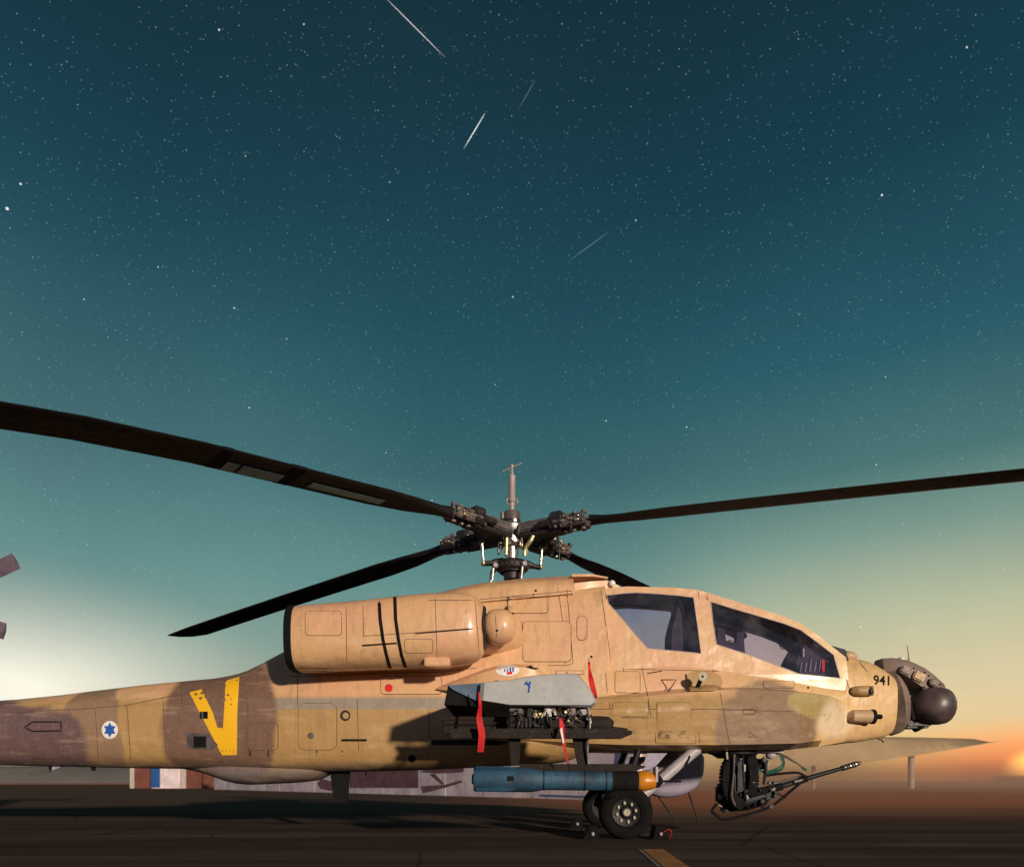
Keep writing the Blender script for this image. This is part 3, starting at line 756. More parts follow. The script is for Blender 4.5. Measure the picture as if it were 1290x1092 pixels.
# rivet heads along seams: tiny dark dots
g = G()
def rivets(a, b, n, r=.8):
    for k in range(n):
        x = a[0]+(b[0]-a[0])*k/(n-1); y = a[1]+(b[1]-a[1])*k/(n-1); h = hit(x, y)
        if h: g.lathe([(0, .006), (.0025, .005)], h[0]-h[1]*.0005, h[1], 6)
for a, b, n_ in (((604, 758), (720, 747), 26), ((725, 748), (760, 746), 9), ((711, 745), (718, 832), 20), ((895, 758), (903, 866), 22), ((745, 905), (905, 905), 30), ((745, 930), (910, 934), 34), ((922, 900), (1040, 900), 24),
             ((310, 885), (310, 948), 16), ((372, 890), (372, 948), 14), ((380, 850), (555, 846), 34), ((20, 898), (200, 886), 30), ((1050, 880), (1058, 930), 12), ((1076, 840), (1092, 862), 7), ((770, 775), (800, 820), 12), ((890, 838), (1050, 866), 30), ((380, 765), (380, 840), 14)):
    rivets(a, b, n_)
g.build('rivet', M['seam'], heli, 30, kind='stuff')
# vents, ports and small openings
v1 = patch('air_vent', [(234, 922), (262, 924), (275, 938), (268, 944), (236, 943)], 'hub', .002)
patch('vent_mouth', rect(244, 927, 260, 941), 'black', .004, parent=v1)
patch('air_vent', rect(252, 896, 262, 905), 'black', .004)
patch('vent_fin', rect(254.5, 896, 256, 905), 'steel', .005)
for x, y, r, m1 in ((391, 926, 6.5, 'hub'), (413, 903, 6.5, 'ochre'), (435, 901, 6.5, 'ochre')):
    pt = patch('service_port', circ(x, y, r, r*1.05), 'hubdark', .003); patch('port_plug', circ(x+.8, y+.3, r*.62), m1, .005, .006, parent=pt)
for x, y, r in ((641, 754, 2.4), (675, 744, 1.6), (672, 749, 1.2), (926, 840, 1.1), (943, 842, 1.6), (1018, 866, 1.4), (736, 804, 2.2), (734, 784, 1.2), (626, 794, 1.6), (519, 955, 5), (884, 860, 1), (1045, 800, .8), (887, 775, 1.6), (889, 782, 1.8), (745, 827, 1.6)):
    patch('small_port', circ(x, y, r, n=10), 'black', .003)
# nacelle straps
for pts in ([(477.5, 753), (479, 780), (482.5, 805), (487, 825), (491.5, 841)], [(497.5, 752), (498.5, 780), (502, 805), (506, 825), (511, 840)]):
    L1 = [(x-2.1, y) for x, y in pts]; R1 = [(x+2.1, y) for x, y in pts]
    patch('black_strap', L1+R1[::-1], 'black', .002, .004, maxe=7)
# wing root fillet and its stickers
gf = G(); rs = []
for px, tp, bp, hw in ((548, 862, 868, .66), (585, 850, 872, .78), (622, 838, 876, .86), (655, 835, 878, .88), (682, 842, 882, .82), (700, 858, 884, .70)):
    X = (px-CX)/101.
    rs.append([Vector((X, -.5, zs(tp-2, .6))), Vector((X, -hw, zs(tp+5, hw))), Vector((X, -hw-.03, zs(bp, hw))), Vector((X, -.5, zs(bp+3, hw)))])
gf.rings(refine(rs, 3)); gf.build('wing_root_fillet', M['camo'], heli, 60)
BVF = gf.bvh()
ov = patch('oval_sticker', circ(639.5, 844, 15, 7.2), 'white', .003, bv=BVF)
for k in range(5):
    x = 631.5+k*3.4
    patch('sticker_print', [(x, 840.5+.4*(k % 2)), (x+2.2, 840), (x+2.4, 846-.5*(k % 3)), (x+.4, 846.4)], 'blue_mark', .0045, bv=BVF, parent=ov)
patch('sticker_print', [(638, 846.6), (645, 845.5), (645.5, 849), (639, 849.6)], 'red', .005, bv=BVF, parent=ov)
patch('teardrop_light', [(663, 840.5), (669, 838), (675, 837), (678.5, 839), (678.5, 842), (675, 843.5), (669, 843)], 'black', .003, .006, bv=BVF)
# jettison handle fairing on the side below the rear window
patch('ochre_fairing', [(864, 850)]+[(x, y) for x, y in ((873, 846.5), (885, 846), (898, 848), (907, 853), (910, 861), (907, 868), (900, 871), (868, 872))], 'ochre', .004, .03, maxe=5)
k0 = Wp(885, 852, -.84); k1 = Wp(877, 869, -.72)
kn = G().lathe([(-.02, .03), (-.015, .055), (.01, .058), (.012, .02)], k0, (0, -1, 0), 24).build('mirror_disc', M['cream'], heli)
G().lathe([(.011, .016), (.018, .014)], k0, (0, -1, 0), 12).build('disc_bolt', M['black'], kn)
G().tube([k0+Vector((0, .02, 0)), k1], .028, 10).build('disc_arm', M['black'], kn)
G().tube([k1, Wp(866, 872, -.70)], [.03, .008], 8).build('disc_foot', M['black'], kn)
# nose pods
pd = G().tube(smooth_path([Wp(1073, 870, -.46), Wp(1080, 870, -.53), Wp(1096, 870, -.50), Wp(1100, 870, -.50)], 3), [.03, .05, .06, .063, .066, .066, .066, .066, .064, .05], 16).build('sensor_pod', M['ochre'], heli)
G().ball(Wp(1095.5, 870, -.545), (.055, .03, .055), 16).build('pod_lens', M['hubdark'], pd); G().ball(Wp(1095.5, 870, -.57), (.02, .02, .03), 12).build('lens_core', M['black'], pd)
pd = G().tube([Wp(1066, 902, -.44), Wp(1075, 902, -.50), Wp(1098, 902.5, -.52)], [.05, .085, .088], 18).build('sensor_pod', M['sandtrim'], heli)
G().tube([Wp(1097, 902.5, -.52), Wp(1101, 902.5, -.52)], .096, 18).build('pod_collar', M['black'], pd)
G().tube([Wp(1100, 902.5, -.52), Wp(1110, 902.5, -.52), Wp(1112, 902.5, -.52)], [.03, .032, .01], 12).build('pod_nozzle', M['black'], pd)
g = G(); rs = []
for px, tp, bp in ((1040, 877, 884), (1060, 880, 893), (1078, 886, 902), (1095, 892, 906), (1106, 900, 904)):
    X = (px-CX)/98.; rs.append([Vector((X, -.3, zs(tp, .45))), Vector((X, -.50+.0012*(px-1040), zs(tp+1, .5))), Vector((X, -.50+.0016*(px-1040), zs(bp, .5))), Vector((X, -.3, zs(bp, .45)))])
g.rings(rs); g.build('pod_cowl', M['camo'], heli, 30)
# number on the nose
def text_mark(txt, px, py, hpx, mat, name, slant=0.):
    cu = bpy.data.curves.new('t', 'FONT'); cu.body = txt; cu.size = 1.0; cu.align_x = 'CENTER'; cu.resolution_u = 3; cu.offset = .018
    to = bpy.data.objects.new('t', cu); C.objects.link(to); bpy.context.view_layer.update()
    me = bpy.data.meshes.new_from_object(to.evaluated_get(bpy.context.evaluated_depsgraph_get())); bpy.data.objects.remove(to)
    bm = bmesh.new(); bm.from_mesh(me); bmesh.ops.triangulate(bm, faces=bm.faces)
    for _ in range(3):
        bmesh.ops.subdivide_edges(bm, edges=[e for e in bm.edges if e.calc_length() > .14], cuts=1); bmesh.ops.triangulate(bm, faces=bm.faces[:])
    k = hpx/.69; vs = []
    for v in bm.verts:
        X = px+v.co.x*k*.92; Y = py-v.co.y*k+slant*v.co.x*k; h = hit(X, Y); vs.append(h[0]+h[1]*.003 if h else Vector((0, 0, -5)))
    bm.verts.index_update(); g = G(); g.add(vs, [tuple(v.index for v in f.verts) for f in bm.faces]); bm.free()
    return g.build(name, M[mat], heli, 0, recalc=False)
text_mark('941', 1111.5, 862.5, 11.5, 'black', 'tail_number', .06)

# ------------------------------------------------------------------ nose turret
cy = -.05
ring_ = []
NO = [(1103, 829), (1118, 832), (1128, 842), (1136, 858), (1134, 885), (1140, 905), (1141, 922)]
g = G(); rs = []
for px, tp, bp, hw in ((1116, 842, 922, .14), (1124, 836, 925, .22), (1133, 835, 922, .32), (1140, 842, 918, .30), (1144, 850, 905, .25)):
    s = 95.; X = (px-CX)/s; zt, zb = CZ+(HZ-tp)/s, CZ+(HZ-bp)/s; zc, hz = (zt+zb)/2, (zt-zb)/2
    rs.append([Vector((X-hz*math.sin(t)*.20+.04, hw*math.copysign(abs(math.cos(t))**.95, math.cos(t)), zc+hz*math.copysign(abs(math.sin(t))**.95, math.sin(t)))) for t in [2*math.pi*k/28 for k in range(28)]])
g.rings(rs); tur = g.build('turret_collar', M['nose'], heli, 50)
G().lathe([(-.252, .02), (-.247, .10), (-.225, .18), (-.18, .235), (-.11, .272), (-.03, .29), (.05, .288), (.12, .266), (.18, .232), (.22, .185), (.245, .10), (.25, .02)], Wp(1174, 889, -.16), (.04, -.04, 1), 36).build('sensor_drum', M['nosedark'], heli, 60)
g = G(); rs = []
for px, tp, bp, hw in ((1110, 829.5, 846, .14), (1120, 829.5, 848, .2), (1132, 831, 852, .23), (1146, 836, 862, .24), (1160, 842, 872, .22), (1172, 850, 876, .2), (1188, 862, 878, .14), (1193, 868, 878, .08)):
    s = 93.; X = (px-CX)/s; zt, zb = CZ+(HZ-tp)/s, CZ+(HZ-bp)/s
    rs.append([Vector((X, -hw, zb)), Vector((X, -hw, zb+(zt-zb)*.6)), Vector((X, -hw*.7, zt)), Vector((X, hw*.7, zt)), Vector((X, hw, zb+(zt-zb)*.6)), Vector((X, hw, zb))])
g.rings(rs); up = g.build('upper_turret', M['nose'], heli, 30)
for px, py, sx_, sz_, mt_ in ((1157, 852, .16, .12, 'ochre'), (1140, 845, .14, .10, 'nose'), (1176, 860, .12, .09, 'nose'), (1165, 868, .1, .06, 'hubdark')):
    G().box(Wp(px, py, -.24), (sx_, .08, sz_), Matrix.Rotation(R(28), 3, 'Y'), bev=.015).build('turret_housing', M[mt_], up)
for px, py in ((1151, 842), (1165, 847), (1170, 851), (1177, 856), (1184, 862), (1161, 866)): G().ball(Wp(px, py, -.27), .013, 8).build('turret_bolt', M['black'], up)
G().lathe([(0, .05), (.05, .045), (.07, .02)], Wp(1135, 834, -.12), (0, 0, 1), 14).build('turret_lamp', M['white'], up)
G().lathe([(0, .04), (.05, .035), (.06, .02)], Wp(1140, 835, -.10), (0, 0, 1), 14).build('turret_lamp', M['white'], up)
G().tube([Wp(1146, 836, -.15), Wp(1143, 813, -.15)], [.012, .006], 6).build('whip_aerial', M['cream'], up)
G().tube([Wp(1142, 895, -.1), Wp(1160, 916, -.1)], .10, 12).build('turret_yoke', M['black'], heli)
G().box(Wp(1150, 913, -.05), (.35, .3, .10), bev=.03).build('turret_base', M['hubdark'], heli)
G().box(Wp(1148, 893, -.22), (.05, .03, .28), Matrix.Rotation(R(-12), 3, 'Y')).build('turret_arm', M['black'], heli)
G().tube(smooth_path([Wp(1106, 931, -.2), Wp(1110, 931.5, -.2), Wp(1113, 935, -.2)], 3), .008, 6).build('tow_hook', M['black'], heli)
# collar side plate (sand edge behind the drum)
patch('collar_plate', [(1129, 876), (1146, 874), (1148, 884), (1141, 898), (1146, 920), (1135, 924), (1134, 905)], 'ochre', .004, .01, bv=(lambda a: (a.add(g2.v, g2.f), a.bvh())[1])(G()) if False else None)

# ------------------------------------------------------------------ stub wings and launcher
def wing(sgn):
    s = F/(CD-2.3)
    prof = [(604, 884), (640, 889.7), (690, 890), (746, 890), (751, 886), (746, 874), (737, 861), (728, 850.5), (712, 849), (669, 852), (642, 857.5), (606, 861)]
    rs = []
    for y in (.5, 1.2, 2.36):
        rs.append([Vector(((x-CX)/s, sgn*y, CZ+(HZ-z)/s)) for x, z in prof])
    c = sum(rs[-1], Vector())/len(rs[-1]); rs.append([c+(p-c)*.94+Vector((0, sgn*.035, 0)) for p in rs[-1]])
    return G().rings(rs)
for sgn in (-1, 1):
    w = wing(sgn).build('stub_wing', M['wing'], heli, 40)
    s = F/(CD-2.3)
    fl = [((x-CX)/s, CZ+(HZ-z)/s) for x, z in ((564, 862.5), (634, 857.5), (636, 861), (612, 884), (600, 882), (570, 868))]
    G().prism(fl, sgn*.6, sgn*2.28).build('wing_flap', paint('blue_grey_flap', (.08, .13, .19), .35, var=.35, nscale=3), w, 25)
    if sgn < 0:
        G().box(Wp(628, 869, -2.33), (.045, .05, .20), Matrix.Rotation(R(-18), 3, 'Y')).build('flap_rib', M['hub'], w)
        G().box(Wp(622, 870, -2.32), (.05, .05, .16), Matrix.Rotation(R(-18), 3, 'Y')).build('flap_rib', M['black'], w)
        G().prism([(Wp(x, z, -2.2).x, Wp(x, z, -2.2).z) for x, z in ((565, 864), (572, 867), (605, 884), (600, 890), (560, 888))], -2.25, -.6).build('flap_shroud', M['black'], w)
        g = G()
        for a, b in (((663, 858), (668, 866)), ((668, 858), (666, 872)), ((661, 861), (669, 861))): g.tube([Wp(*a, -2.40), Wp(*b, -2.40)], .008, 6)
        g.build('wing_tie', M['blue_mark'], w)
    # wing pylon
    if sgn < 0: RY = -2.15
yv = -2.15
pyl = G().box((Wp(692, 896, yv)), (.80, .16, .12), bev=.02).build('wing_pylon', M['launcher'], heli)
for px, py, sx_, sz_, m_ in ((650, 896, .14, .07, 'hub'), (668, 898, .07, .10, 'gun'), (678, 901, .10, .05, 'gold'), (690, 897, .09, .09, 'steel'), (697, 894, .05, .12, 'hub'), (707, 900, .12, .04, 'gun'), (720, 896, .08, .09, 'hub'), (735, 897, .1, .06, 'strut'), (742, 903, .03, .16, 'steel')):
    G().box(Wp(px, py, yv-.10), (sx_, .07, sz_), Matrix.Rotation(R(random.uniform(-12, 12)), 3, 'Y'), bev=.01).build('rack_fitting', M[m_], pyl)
for k in range(26):
    G().lathe([(0, .015), (.02, .013)], Wp(random.uniform(643, 744), random.uniform(893, 916), yv-.15), (random.uniform(-.4, .4), -1, random.uniform(-.4, .4)), 8).build('rack_bolt', M[random.choice(['steel', 'gold', 'hubdark', 'hub'])], pyl)
lau = G().box(Wp(691, 911, yv), (.86, .20, .13), bev=.02).build('missile_launcher', M['launcher'], heli)
for k in range(9): G().box(Wp(652+k*5.2, 910, yv-.11), (.018, .02, .10)).build('launcher_rib', M['gun'], lau)
G().tube(smooth_path([Wp(735, 912, yv), Wp(755, 911.5, yv), Wp(768, 913, yv), Wp(772, 915, yv)], 4), [.085]*4+[.085]*4+[.07, .06, .045, .02, .01], 14).build('launcher_tube', M['launcher'], lau)
def rail(x0, x1, y0_, y1_, yy, taper=True):
    g = G(); P = [(x0, y0_), (x1-20, y0_), (x1-4, y0_+2), (x1, y0_+3), (x1, y1_-5), (x1-12, y1_), (x0, y1_)]
    g.prism([(Wp(x, z, yy).x, Wp(x, z, yy).z) for x, z in P], yy-.06, yy+.06); return g.build('launch_rail', M['launcher'], lau, 30)
r1 = rail(568, 795, 918, 930, yv-.16)
for k in range(5): G().box(Wp(600+k*36, 921.5, yv-.225), (.10, .02, .02)).build('rail_rib', M['gun'], r1)
G().box(Wp(796, 922, yv-.16), (.05, .03, .03)).build('rail_tip', M['hub'], r1)
rail(560, 790, 915, 924, yv+.22)
rail(655, 812, 962, 971, yv-.02)
rail(655, 790, 963, 971, yv+.34)
for P, yy in ((((639, 905), (657, 905), (654, 964), (644, 964)), yv-.04), (((716, 900), (742, 900), (741, 966), (728, 966)), yv-.04), (((639, 905), (657, 905), (654, 964), (644, 964)), yv+.3), (((716, 900), (742, 900), (741, 966), (728, 966)), yv+.3)):
    G().prism([(Wp(x, z, yy).x, Wp(x, z, yy).z) for x, z in P], yy-.035, yy+.035).build('launcher_upright', M['launcher'], lau, 30)
G().tube(smooth_path([Wp(741, 892, yv-.14), Wp(743, 915, yv-.16), Wp(740, 940, yv-.13), Wp(741, 962, yv-.1)], 4), .013, 8).build('launcher_hose', M['steel'], lau)
for k in range(14):
    x0_, z0_ = random.uniform(645, 735), random.uniform(893, 905); G().tube(smooth_path([Wp(x0_, z0_, yv-.13), Wp(x0_+random.uniform(-8, 8), z0_+8, yv-.17), Wp(x0_+random.uniform(-14, 14), z0_+14, yv-.13)], 3), .006, 5).build('rack_wire', M[random.choice(['black', 'gun', 'hub'])], pyl)
for a_, b_, z_ in ((556, 640, 905), (560, 650, 910)): G().tube([Wp(a_, z_, yv+.2), Wp(b_, z_+1, yv+.2)], .03, 10).build('launcher_tube', M['launcher'], lau)
rail(540, 640, 932, 938, yv+.30)
# blue training missile
m0 = Wp(597, 981, yv-.02); m1 = Wp(828, 983.5, yv-.02)
tm = empty('training_missile', m0, 'blue training missile with black band and amber nose under the launcher', 'missile')
ax = (m1-m0).normalized(); Lm = (m1-m0).length; fx = lambda p: (p-597)/231*Lm
rA, rB = .133, .108
mb = G().lathe([(0, .07), (.0, rA*.93), (.02, rA), (fx(668), rA), (fx(680), rB+.008), (fx(684), rB), (fx(770), rB), (fx(772), .05)], m0, ax, 32).build('missile_body', M['blue'], tm)
G().lathe([(0, rB*.98), (fx(803)-fx(770), rB*.98)], m0+ax*fx(770), ax, 32).build('black_band', M['black'], tm)
G().lathe([(0, rB*.9), (.02, rB), (.09, rB*.98), (.15, rB*.84), (.19, rB*.7)], m0+ax*fx(803), ax, 32).build('amber_nose', M['orange'], tm)
G().lathe([(0, rB*.72), (.05, rB*.6), (.07, rB*.35), (.08, .03)], m0+ax*(fx(803)+.185), ax, 24).build('nose_plug', M['black'], tm)
G().tube([m0+ax*(fx(803)+.25), Wp(858, 984, yv-.02)], .011, 8).build('nose_rod', M['black'], tm)
G().box(m0+ax*(fx(803)+.19)+Vector((0, 0, .07)), (.025, .16, .16), bev=.004).build('clamp_plate', M['strut'], tm)
G().box(m0+ax*fx(643)+Vector((0, -rA+.004, .01)), (.07, .012, .05)).build('missile_hatch', M['black'], tm)
for a_ in (45, 135, 225, 315):
    rd = Matrix.Rotation(R(a_), 3, 'X')
    g = G(); pts = [Vector((.02, 0, rA-.01)), Vector((.5, 0, rA-.01)), Vector((.38, 0, rA+.045)), Vector((.03, 0, rA+.05))]
    vs = [m0+rd@(p+Vector((0, y_, 0))) for y_ in (-.005, .005) for p in pts]
    g.add(vs, [(0, 1, 2, 3), (7, 6, 5, 4), (0, 4, 5, 1), (1, 5, 6, 2), (2, 6, 7, 3), (3, 7, 4, 0)]); g.build('missile_fin', M['blue'], tm, 0)
for p_ in (684, 735, 762): G().lathe([(0, rB+.004), (.012, rB+.004)], m0+ax*fx(p_), ax, 32).build('body_ring', M['gun'], tm)
G().lathe([(-.02, .05), (0, .06)], m0, ax, 16).build('tail_nozzle', M['black'], tm)

# red streamers
def streamer(pts, ws, y, label, twist=0.):
    e = empty('warning_streamer', Wp(pts[0][0], pts[0][1], y), label, 'streamer', 'red warning streamers')
    P = catmull([(a, b, w) for (a, b), w in zip(pts, ws)], 5); F_, B_ = [], []
    for i, (a, b, w) in enumerate(P):
        t = i/len(P); c = Wp(a, b, y+.02*math.sin(t*9)); d = Vector((w/2/120., .012*math.sin(t*11+1), 0))
        F_.append([c-d, c+d, c+d+Vector((0, .003, 0)), c-d+Vector((0, .003, 0))])
    G().rings(F_).build('ribbon', M['red'], e, 60)
    G().tube([Wp(pts[0][0], pts[0][1]-4, y), Wp(pts[0][0], pts[0][1]+2, y)], .006, 6).build('tie_cord', M['black'], e)
    return e
sA = streamer([(603, 870), (605, 888), (603.8, 905), (607, 924), (605.2, 947)], [1, 4, 7, 8, 8], -2.50, 'red streamer hanging from the rear flap end of the stub wing')
sB = streamer([(706, 903), (708, 915), (709, 928), (712, 945), (715, 958), (718, 972)], [3, 5.5, 5, 3, 2, 1], -2.50, 'thin twisted red and white streamer hanging before the launcher')
g = G(); g.add([Wp(705.5, 918, -2.53), Wp(708, 916, -2.53), Wp(711, 935, -2.53), Wp(709, 936, -2.53)], [(0, 1, 2, 3)]); g.build('white_stripe', M['white'], sB, 0)
sC = streamer([(742, 834), (743, 846), (745, 858), (748, 870), (751, 879)], [4, 4.5, 8, 8, 3], -1.05, 'red streamer hanging on the tan flank ahead of the stub wing')

# ------------------------------------------------------------------ landing gear
def wheel(cx_, cy_, sgn, tyre_r=.325):
    ax_ = Vector((0, sgn, 0)); c = Vector((cx_, cy_, tyre_r)); hw = .115
    ty = G().lathe([(-hw*.8, .19), (-hw, .21), (-hw, .26), (-hw*.85, .305), (-hw*.5, tyre_r-.002), (0, tyre_r), (hw*.5, tyre_r-.002), (hw*.85, .305), (hw, .26), (hw, .21), (hw*.8, .19)], c, ax_, 48, cap=False).build('tyre', M['rubber'], heli, 50)
    for k in (-.04, 0, .04): G().lathe([(k-.004, tyre_r-.004), (k-.003, tyre_r+.0015), (k+.003, tyre_r+.0015), (k+.004, tyre_r-.004)], c, ax_, 48).build('tyre_tread', M['rubber'], ty)
    rim = G().lathe([(-.05, .02), (-.05, .195), (hw*.8, .195), (hw*.86, .185), (hw*.6, .17), (hw*.35, .07), (hw*.7, .06), (hw*.75, .02)], c, ax_, 40).build('wheel_rim', M['gun'], heli, 35)
    for k in range(8):
        a = 2*math.pi*k/8+.2; p = c+ax_*(hw*.62)+Vector((math.cos(a)*.115, 0, math.sin(a)*.115))
        G().ball(p, (.018, .012, .025), 12).build('wheel_nut', M['cream'], rim)
    G().lathe([(hw*.7, .045), (hw*.86, .04), (hw*.87, .02), (hw*.8, .015)], c, ax_, 20).build('hub_cap', M['cream'], rim)
    return c
WX = (788-645)/103.
wheel(WX, -1.0, -1); wheel(WX, 1.0, 1)
for sgn in (-1, 1):
    top = Vector((2.38, sgn*.55, CZ+.42)); bot = Vector((WX, sgn*.84, .33))
    leg = G().tube([top, top+(bot-top)*.45, bot], [.075, .07, .06], 16).build('gear_leg', M['strut'], heli)
    G().tube([bot-Vector((0, sgn*.0, 0)), bot+Vector((0, sgn*.12, 0))], .05, 14).build('axle', M['gun'], leg)
    G().tube([Vector((WX-.02, sgn*.78, .38)), Vector((WX+.25, sgn*.55, 1.15))], [.05, .04], 12).build('shock_strut', M['gun'], leg)
    G().tube([Vector((WX+.1, sgn*.76, .35)), Vector((2.1, sgn*.62, .95))], .012, 6).build('brake_pipe', M['black'], leg)
    G().tube([top+(bot-top)*.12+Vector((0, sgn*.08, 0)), top+(bot-top)*.3+Vector((.06, sgn*.1, -.1))], .012, 6).build('brake_pipe', M['black'], leg)
    g = G().prism([(1.72, 1.06), (1.98, 1.06), (1.80, .86), (1.66, .84)], sgn*.62-.01, sgn*.62+.01); g.build('gear_door', M['lavender'], leg, 0)
# chocks
def chock(x, y, d, label, cord=False):
    e = empty('wheel_chock', (x, y, 0), label, 'wheel chock', 'black wheel chocks')
    G().prism([(x-.10, .0), (x+.10, .0), (x+.10*d*.4+.0, .15), (x+.0*d, .16)] if False else ([(x-.09, 0), (x+.11, 0), (x+.03, .15), (x-.05, .17)] if d > 0 else [(x-.11, 0), (x+.09, 0), (x+.05, .17), (x-.03, .15)]), y-.13, y+.13).build('chock_block', M['rubber'], e, 0)
    G().tube([(x, y-.135, .07), (x+.01, y-.145, .07)], .022, 10).build('chock_eye', M['strut'], e)
    if cord:
        G().tube(smooth_path([(x+.02*d, y-.15, .08), (x+.09*d, y-.17, .13), (x+.13*d, y-.15, .09), (x+.12*d, y-.1, .01)], 4), .004, 6).build('pull_cord', M['red'], e)
    return e
chock(WX+.40, -1.0, 1, 'black chock with red cord in front of the spoked main wheel', True)
chock(WX-.42, -1.0, -1, 'black chock behind the near main wheel')
chock(WX+.40, 1.0, 1, 'black chock in front of the far main wheel')
chock(WX-.42, 1.0, -1, 'black chock tucked behind the far main wheel')

# ------------------------------------------------------------------ chin gun
GY = -.15
def gp(x, y, d=0.): return Wp(x, y, GY+d)
gun = G().lathe([(-.05, .22), (.0, .30), (.06, .31), (.06, .1)], gp(925, 950), (0, 0, 1), 28).build('gun_turret', M['gun'], heli)
G().box(gp(938, 946), (.9, .42, .05), bev=.01).build('gun_mount_plate', M['strut'], gun)
# ammunition chute: tall curved segmented band
def band(pts, w, th, name, mat, seg=1):
    mat = 'black'; P = smooth_path([gp(x, y, d) for x, y, d in pts], 5)
    for i in range(0, len(P)-1):
        a, b = P[i], P[i+1]; d = (b-a); m = (a+b)/2; rot = Matrix.Rotation(-math.atan2(d.z, d.x), 3, 'Y')
        G().box(m, (d.length*1.02, w, th), rot, bev=.006).build(name, M[mat], gun)
band([(926, 952, -.2), (917, 965, -.22), (915, 985, -.22), (920, 1004, -.2), (935, 1014, -.15)], .16, .15, 'chute_link', 'black')
band([(944, 950, -.1), (947, 965, -.12), (948, 985, -.12), (944, 1002, -.12)], .14, .13, 'chute_link', 'gun')
G().tube(smooth_path([gp(925, 950, -.33), gp(924, 975, -.34), gp(922, 1002, -.33), gp(926, 1014, -.3)], 5), .014, 8).build('chute_rail', M['hub'], gun)
G().tube(smooth_path([gp(936, 952, -.26), gp(937, 985, -.28), gp(940, 1008, -.26)], 5), .012, 8).build('chute_rail', M['gun'], gun)
G().box(gp(937, 967, -.24), (.04, .03, .09)).build('data_plate', M['cream'], gun)
G().box(gp(931, 978, -.02), (.16, .20, .46), bev=.03).build('turret_frame', M['gun'], gun)
G().box(gp(951, 962, .02), (.30, .22, .14), bev=.02).build('turret_frame', M['black'], gun)
G().tube([gp(946, 1000, -.1), gp(985, 990, -.1)], .05, 14).build('recoil_housing', M['black'], gun)
for k in range(16):
    p = gp(random.uniform(905, 975), random.uniform(984, 1016), -.17); G().box(p, (random.uniform(.02, .07), .03, random.uniform(.02, .06)), Matrix.Rotation(random.uniform(-1, 1), 3, 'Y'), bev=.006).build('gun_bracket', M[random.choice(['gun', 'black', 'hub', 'hubdark', 'gun'])], gun)
# receiver and cradle
bd = (gp(1070, 966)-gp(940, 1008)).normalized()
rec0 = gp(918, 1012)
G().tube([rec0, gp(940, 1008), gp(962, 1002)], [.11, .135, .12], 16).build('gun_receiver', M['gun'], gun)
G().box(gp(911, 1000), (.16, .24, .26), bev=.03).build('receiver_motor', M['black'], gun); G().box(gp(908, 1003, -.13), (.06, .03, .07), bev=.01).build('motor_plug', M['steel'], gun)
G().box(gp(913, 1015), (.10, .18, .16), Matrix.Rotation(R(-14), 3, 'Y'), bev=.02).build('receiver_motor', M['gun'], gun)
G().box(gp(967, 999), (.20, .26, .19), Matrix.Rotation(R(-14), 3, 'Y'), bev=.03).build('feeder_box', M['gun'], gun)
for px, py in ((955, 996), (962, 1006), (970, 993), (973, 1003), (968, 986), (950, 1013), (960, 1014), (940, 1018), (930, 1018), (976, 997), (952, 990), (944, 985)):
    G().lathe([(0, .022), (.05, .02), (.06, .012)], gp(px, py, -.13), (random.uniform(-.5, .5), -1, random.uniform(-.6, .6)), 10).build('gun_fitting', M[random.choice(['steel', 'gun', 'black', 'hub'])], gun)
for k in range(5): G().box(gp(946+k*4, 1014-k, -.05), (.018, .05, .08), Matrix.Rotation(R(random.uniform(-20, 20)), 3, 'Y')).build('feed_tooth', M['black'], gun)
bar = G().tube([gp(975, 993), gp(1013, 981.5)], .034, 14).build('barrel_sleeve', M['gun'], gun)
G().tube([gp(972, 988), gp(1008, 978)], .020, 10).build('recoil_rod', M['hub'], gun)
G().tube([gp(1000, 985, -.04), gp(1011, 982, -.04)], .022, 10).build('recoil_rod', M['steel'], gun)
G().tube([gp(1008, 982.5), gp(1062, 967)], [.034, .026], 14).build('gun_barrel', M['gun'], gun)
mz0, mz1 = gp(1060, 967.6), gp(1080, 961.6)
mz = G().tube([mz0, mz1], [.036, .036], 14).build('muzzle_brake', M['gun'], gun)
for k in range(5):
    p = mz0+(mz1-mz0)*(.15+.17*k); G().tube([p, p+(mz1-mz0)*.07], .0395, 14).build('muzzle_ring', M['hub'] if k % 2 else M['steel'], mz)
G().tube([mz1, mz1+(mz1-mz0)*.22], [.03, .022], 12).build('muzzle_tip', M['hub'], mz)
G().tube([gp(1006, 983), gp(1016, 980)], .05, 14).build('barrel_collar', M['black'], gun)
for dd in (-.16, .16):
    G().tube(smooth_path([gp(903, 1012, dd), gp(897, 1021, dd), gp(902, 1026, dd), gp(913, 1032, dd), gp(935, 1027, dd), gp(960, 1020, dd), gp(975, 1013, dd), gp(990, 1001, dd*.7), gp(1008, 986, dd*.3), gp(1013, 982, dd*.2)], 3), .019, 8).build('cradle_tube', M['black'], gun)
    G().tube(smooth_path([gp(966, 976.5, dd*.8), gp(985, 974, dd*.7), gp(1005, 973, dd*.5), gp(1016, 979, dd*.2)], 4), .017, 8).build('cradle_tube', M['black'], gun)
G().tube([gp(978, 998, -.1), gp(990, 1005, -.1)], .010, 6).build('cradle_brace', M['gun'], gun); G().tube([gp(960, 1018, -.16), gp(970, 1006, -.1)], .012, 6).build('cradle_brace', M['gun'], gun); G().tube([gp(960, 1018, -.16), gp(957, 1006, -.1)], .012, 6).build('cradle_brace', M['gun'], gun)
G().tube([gp(963, 955, -.1), gp(965, 970, -.12), gp(962, 988, -.12)], [.03, .022, .018], 10).build('elevation_actuator', M['gun'], gun)
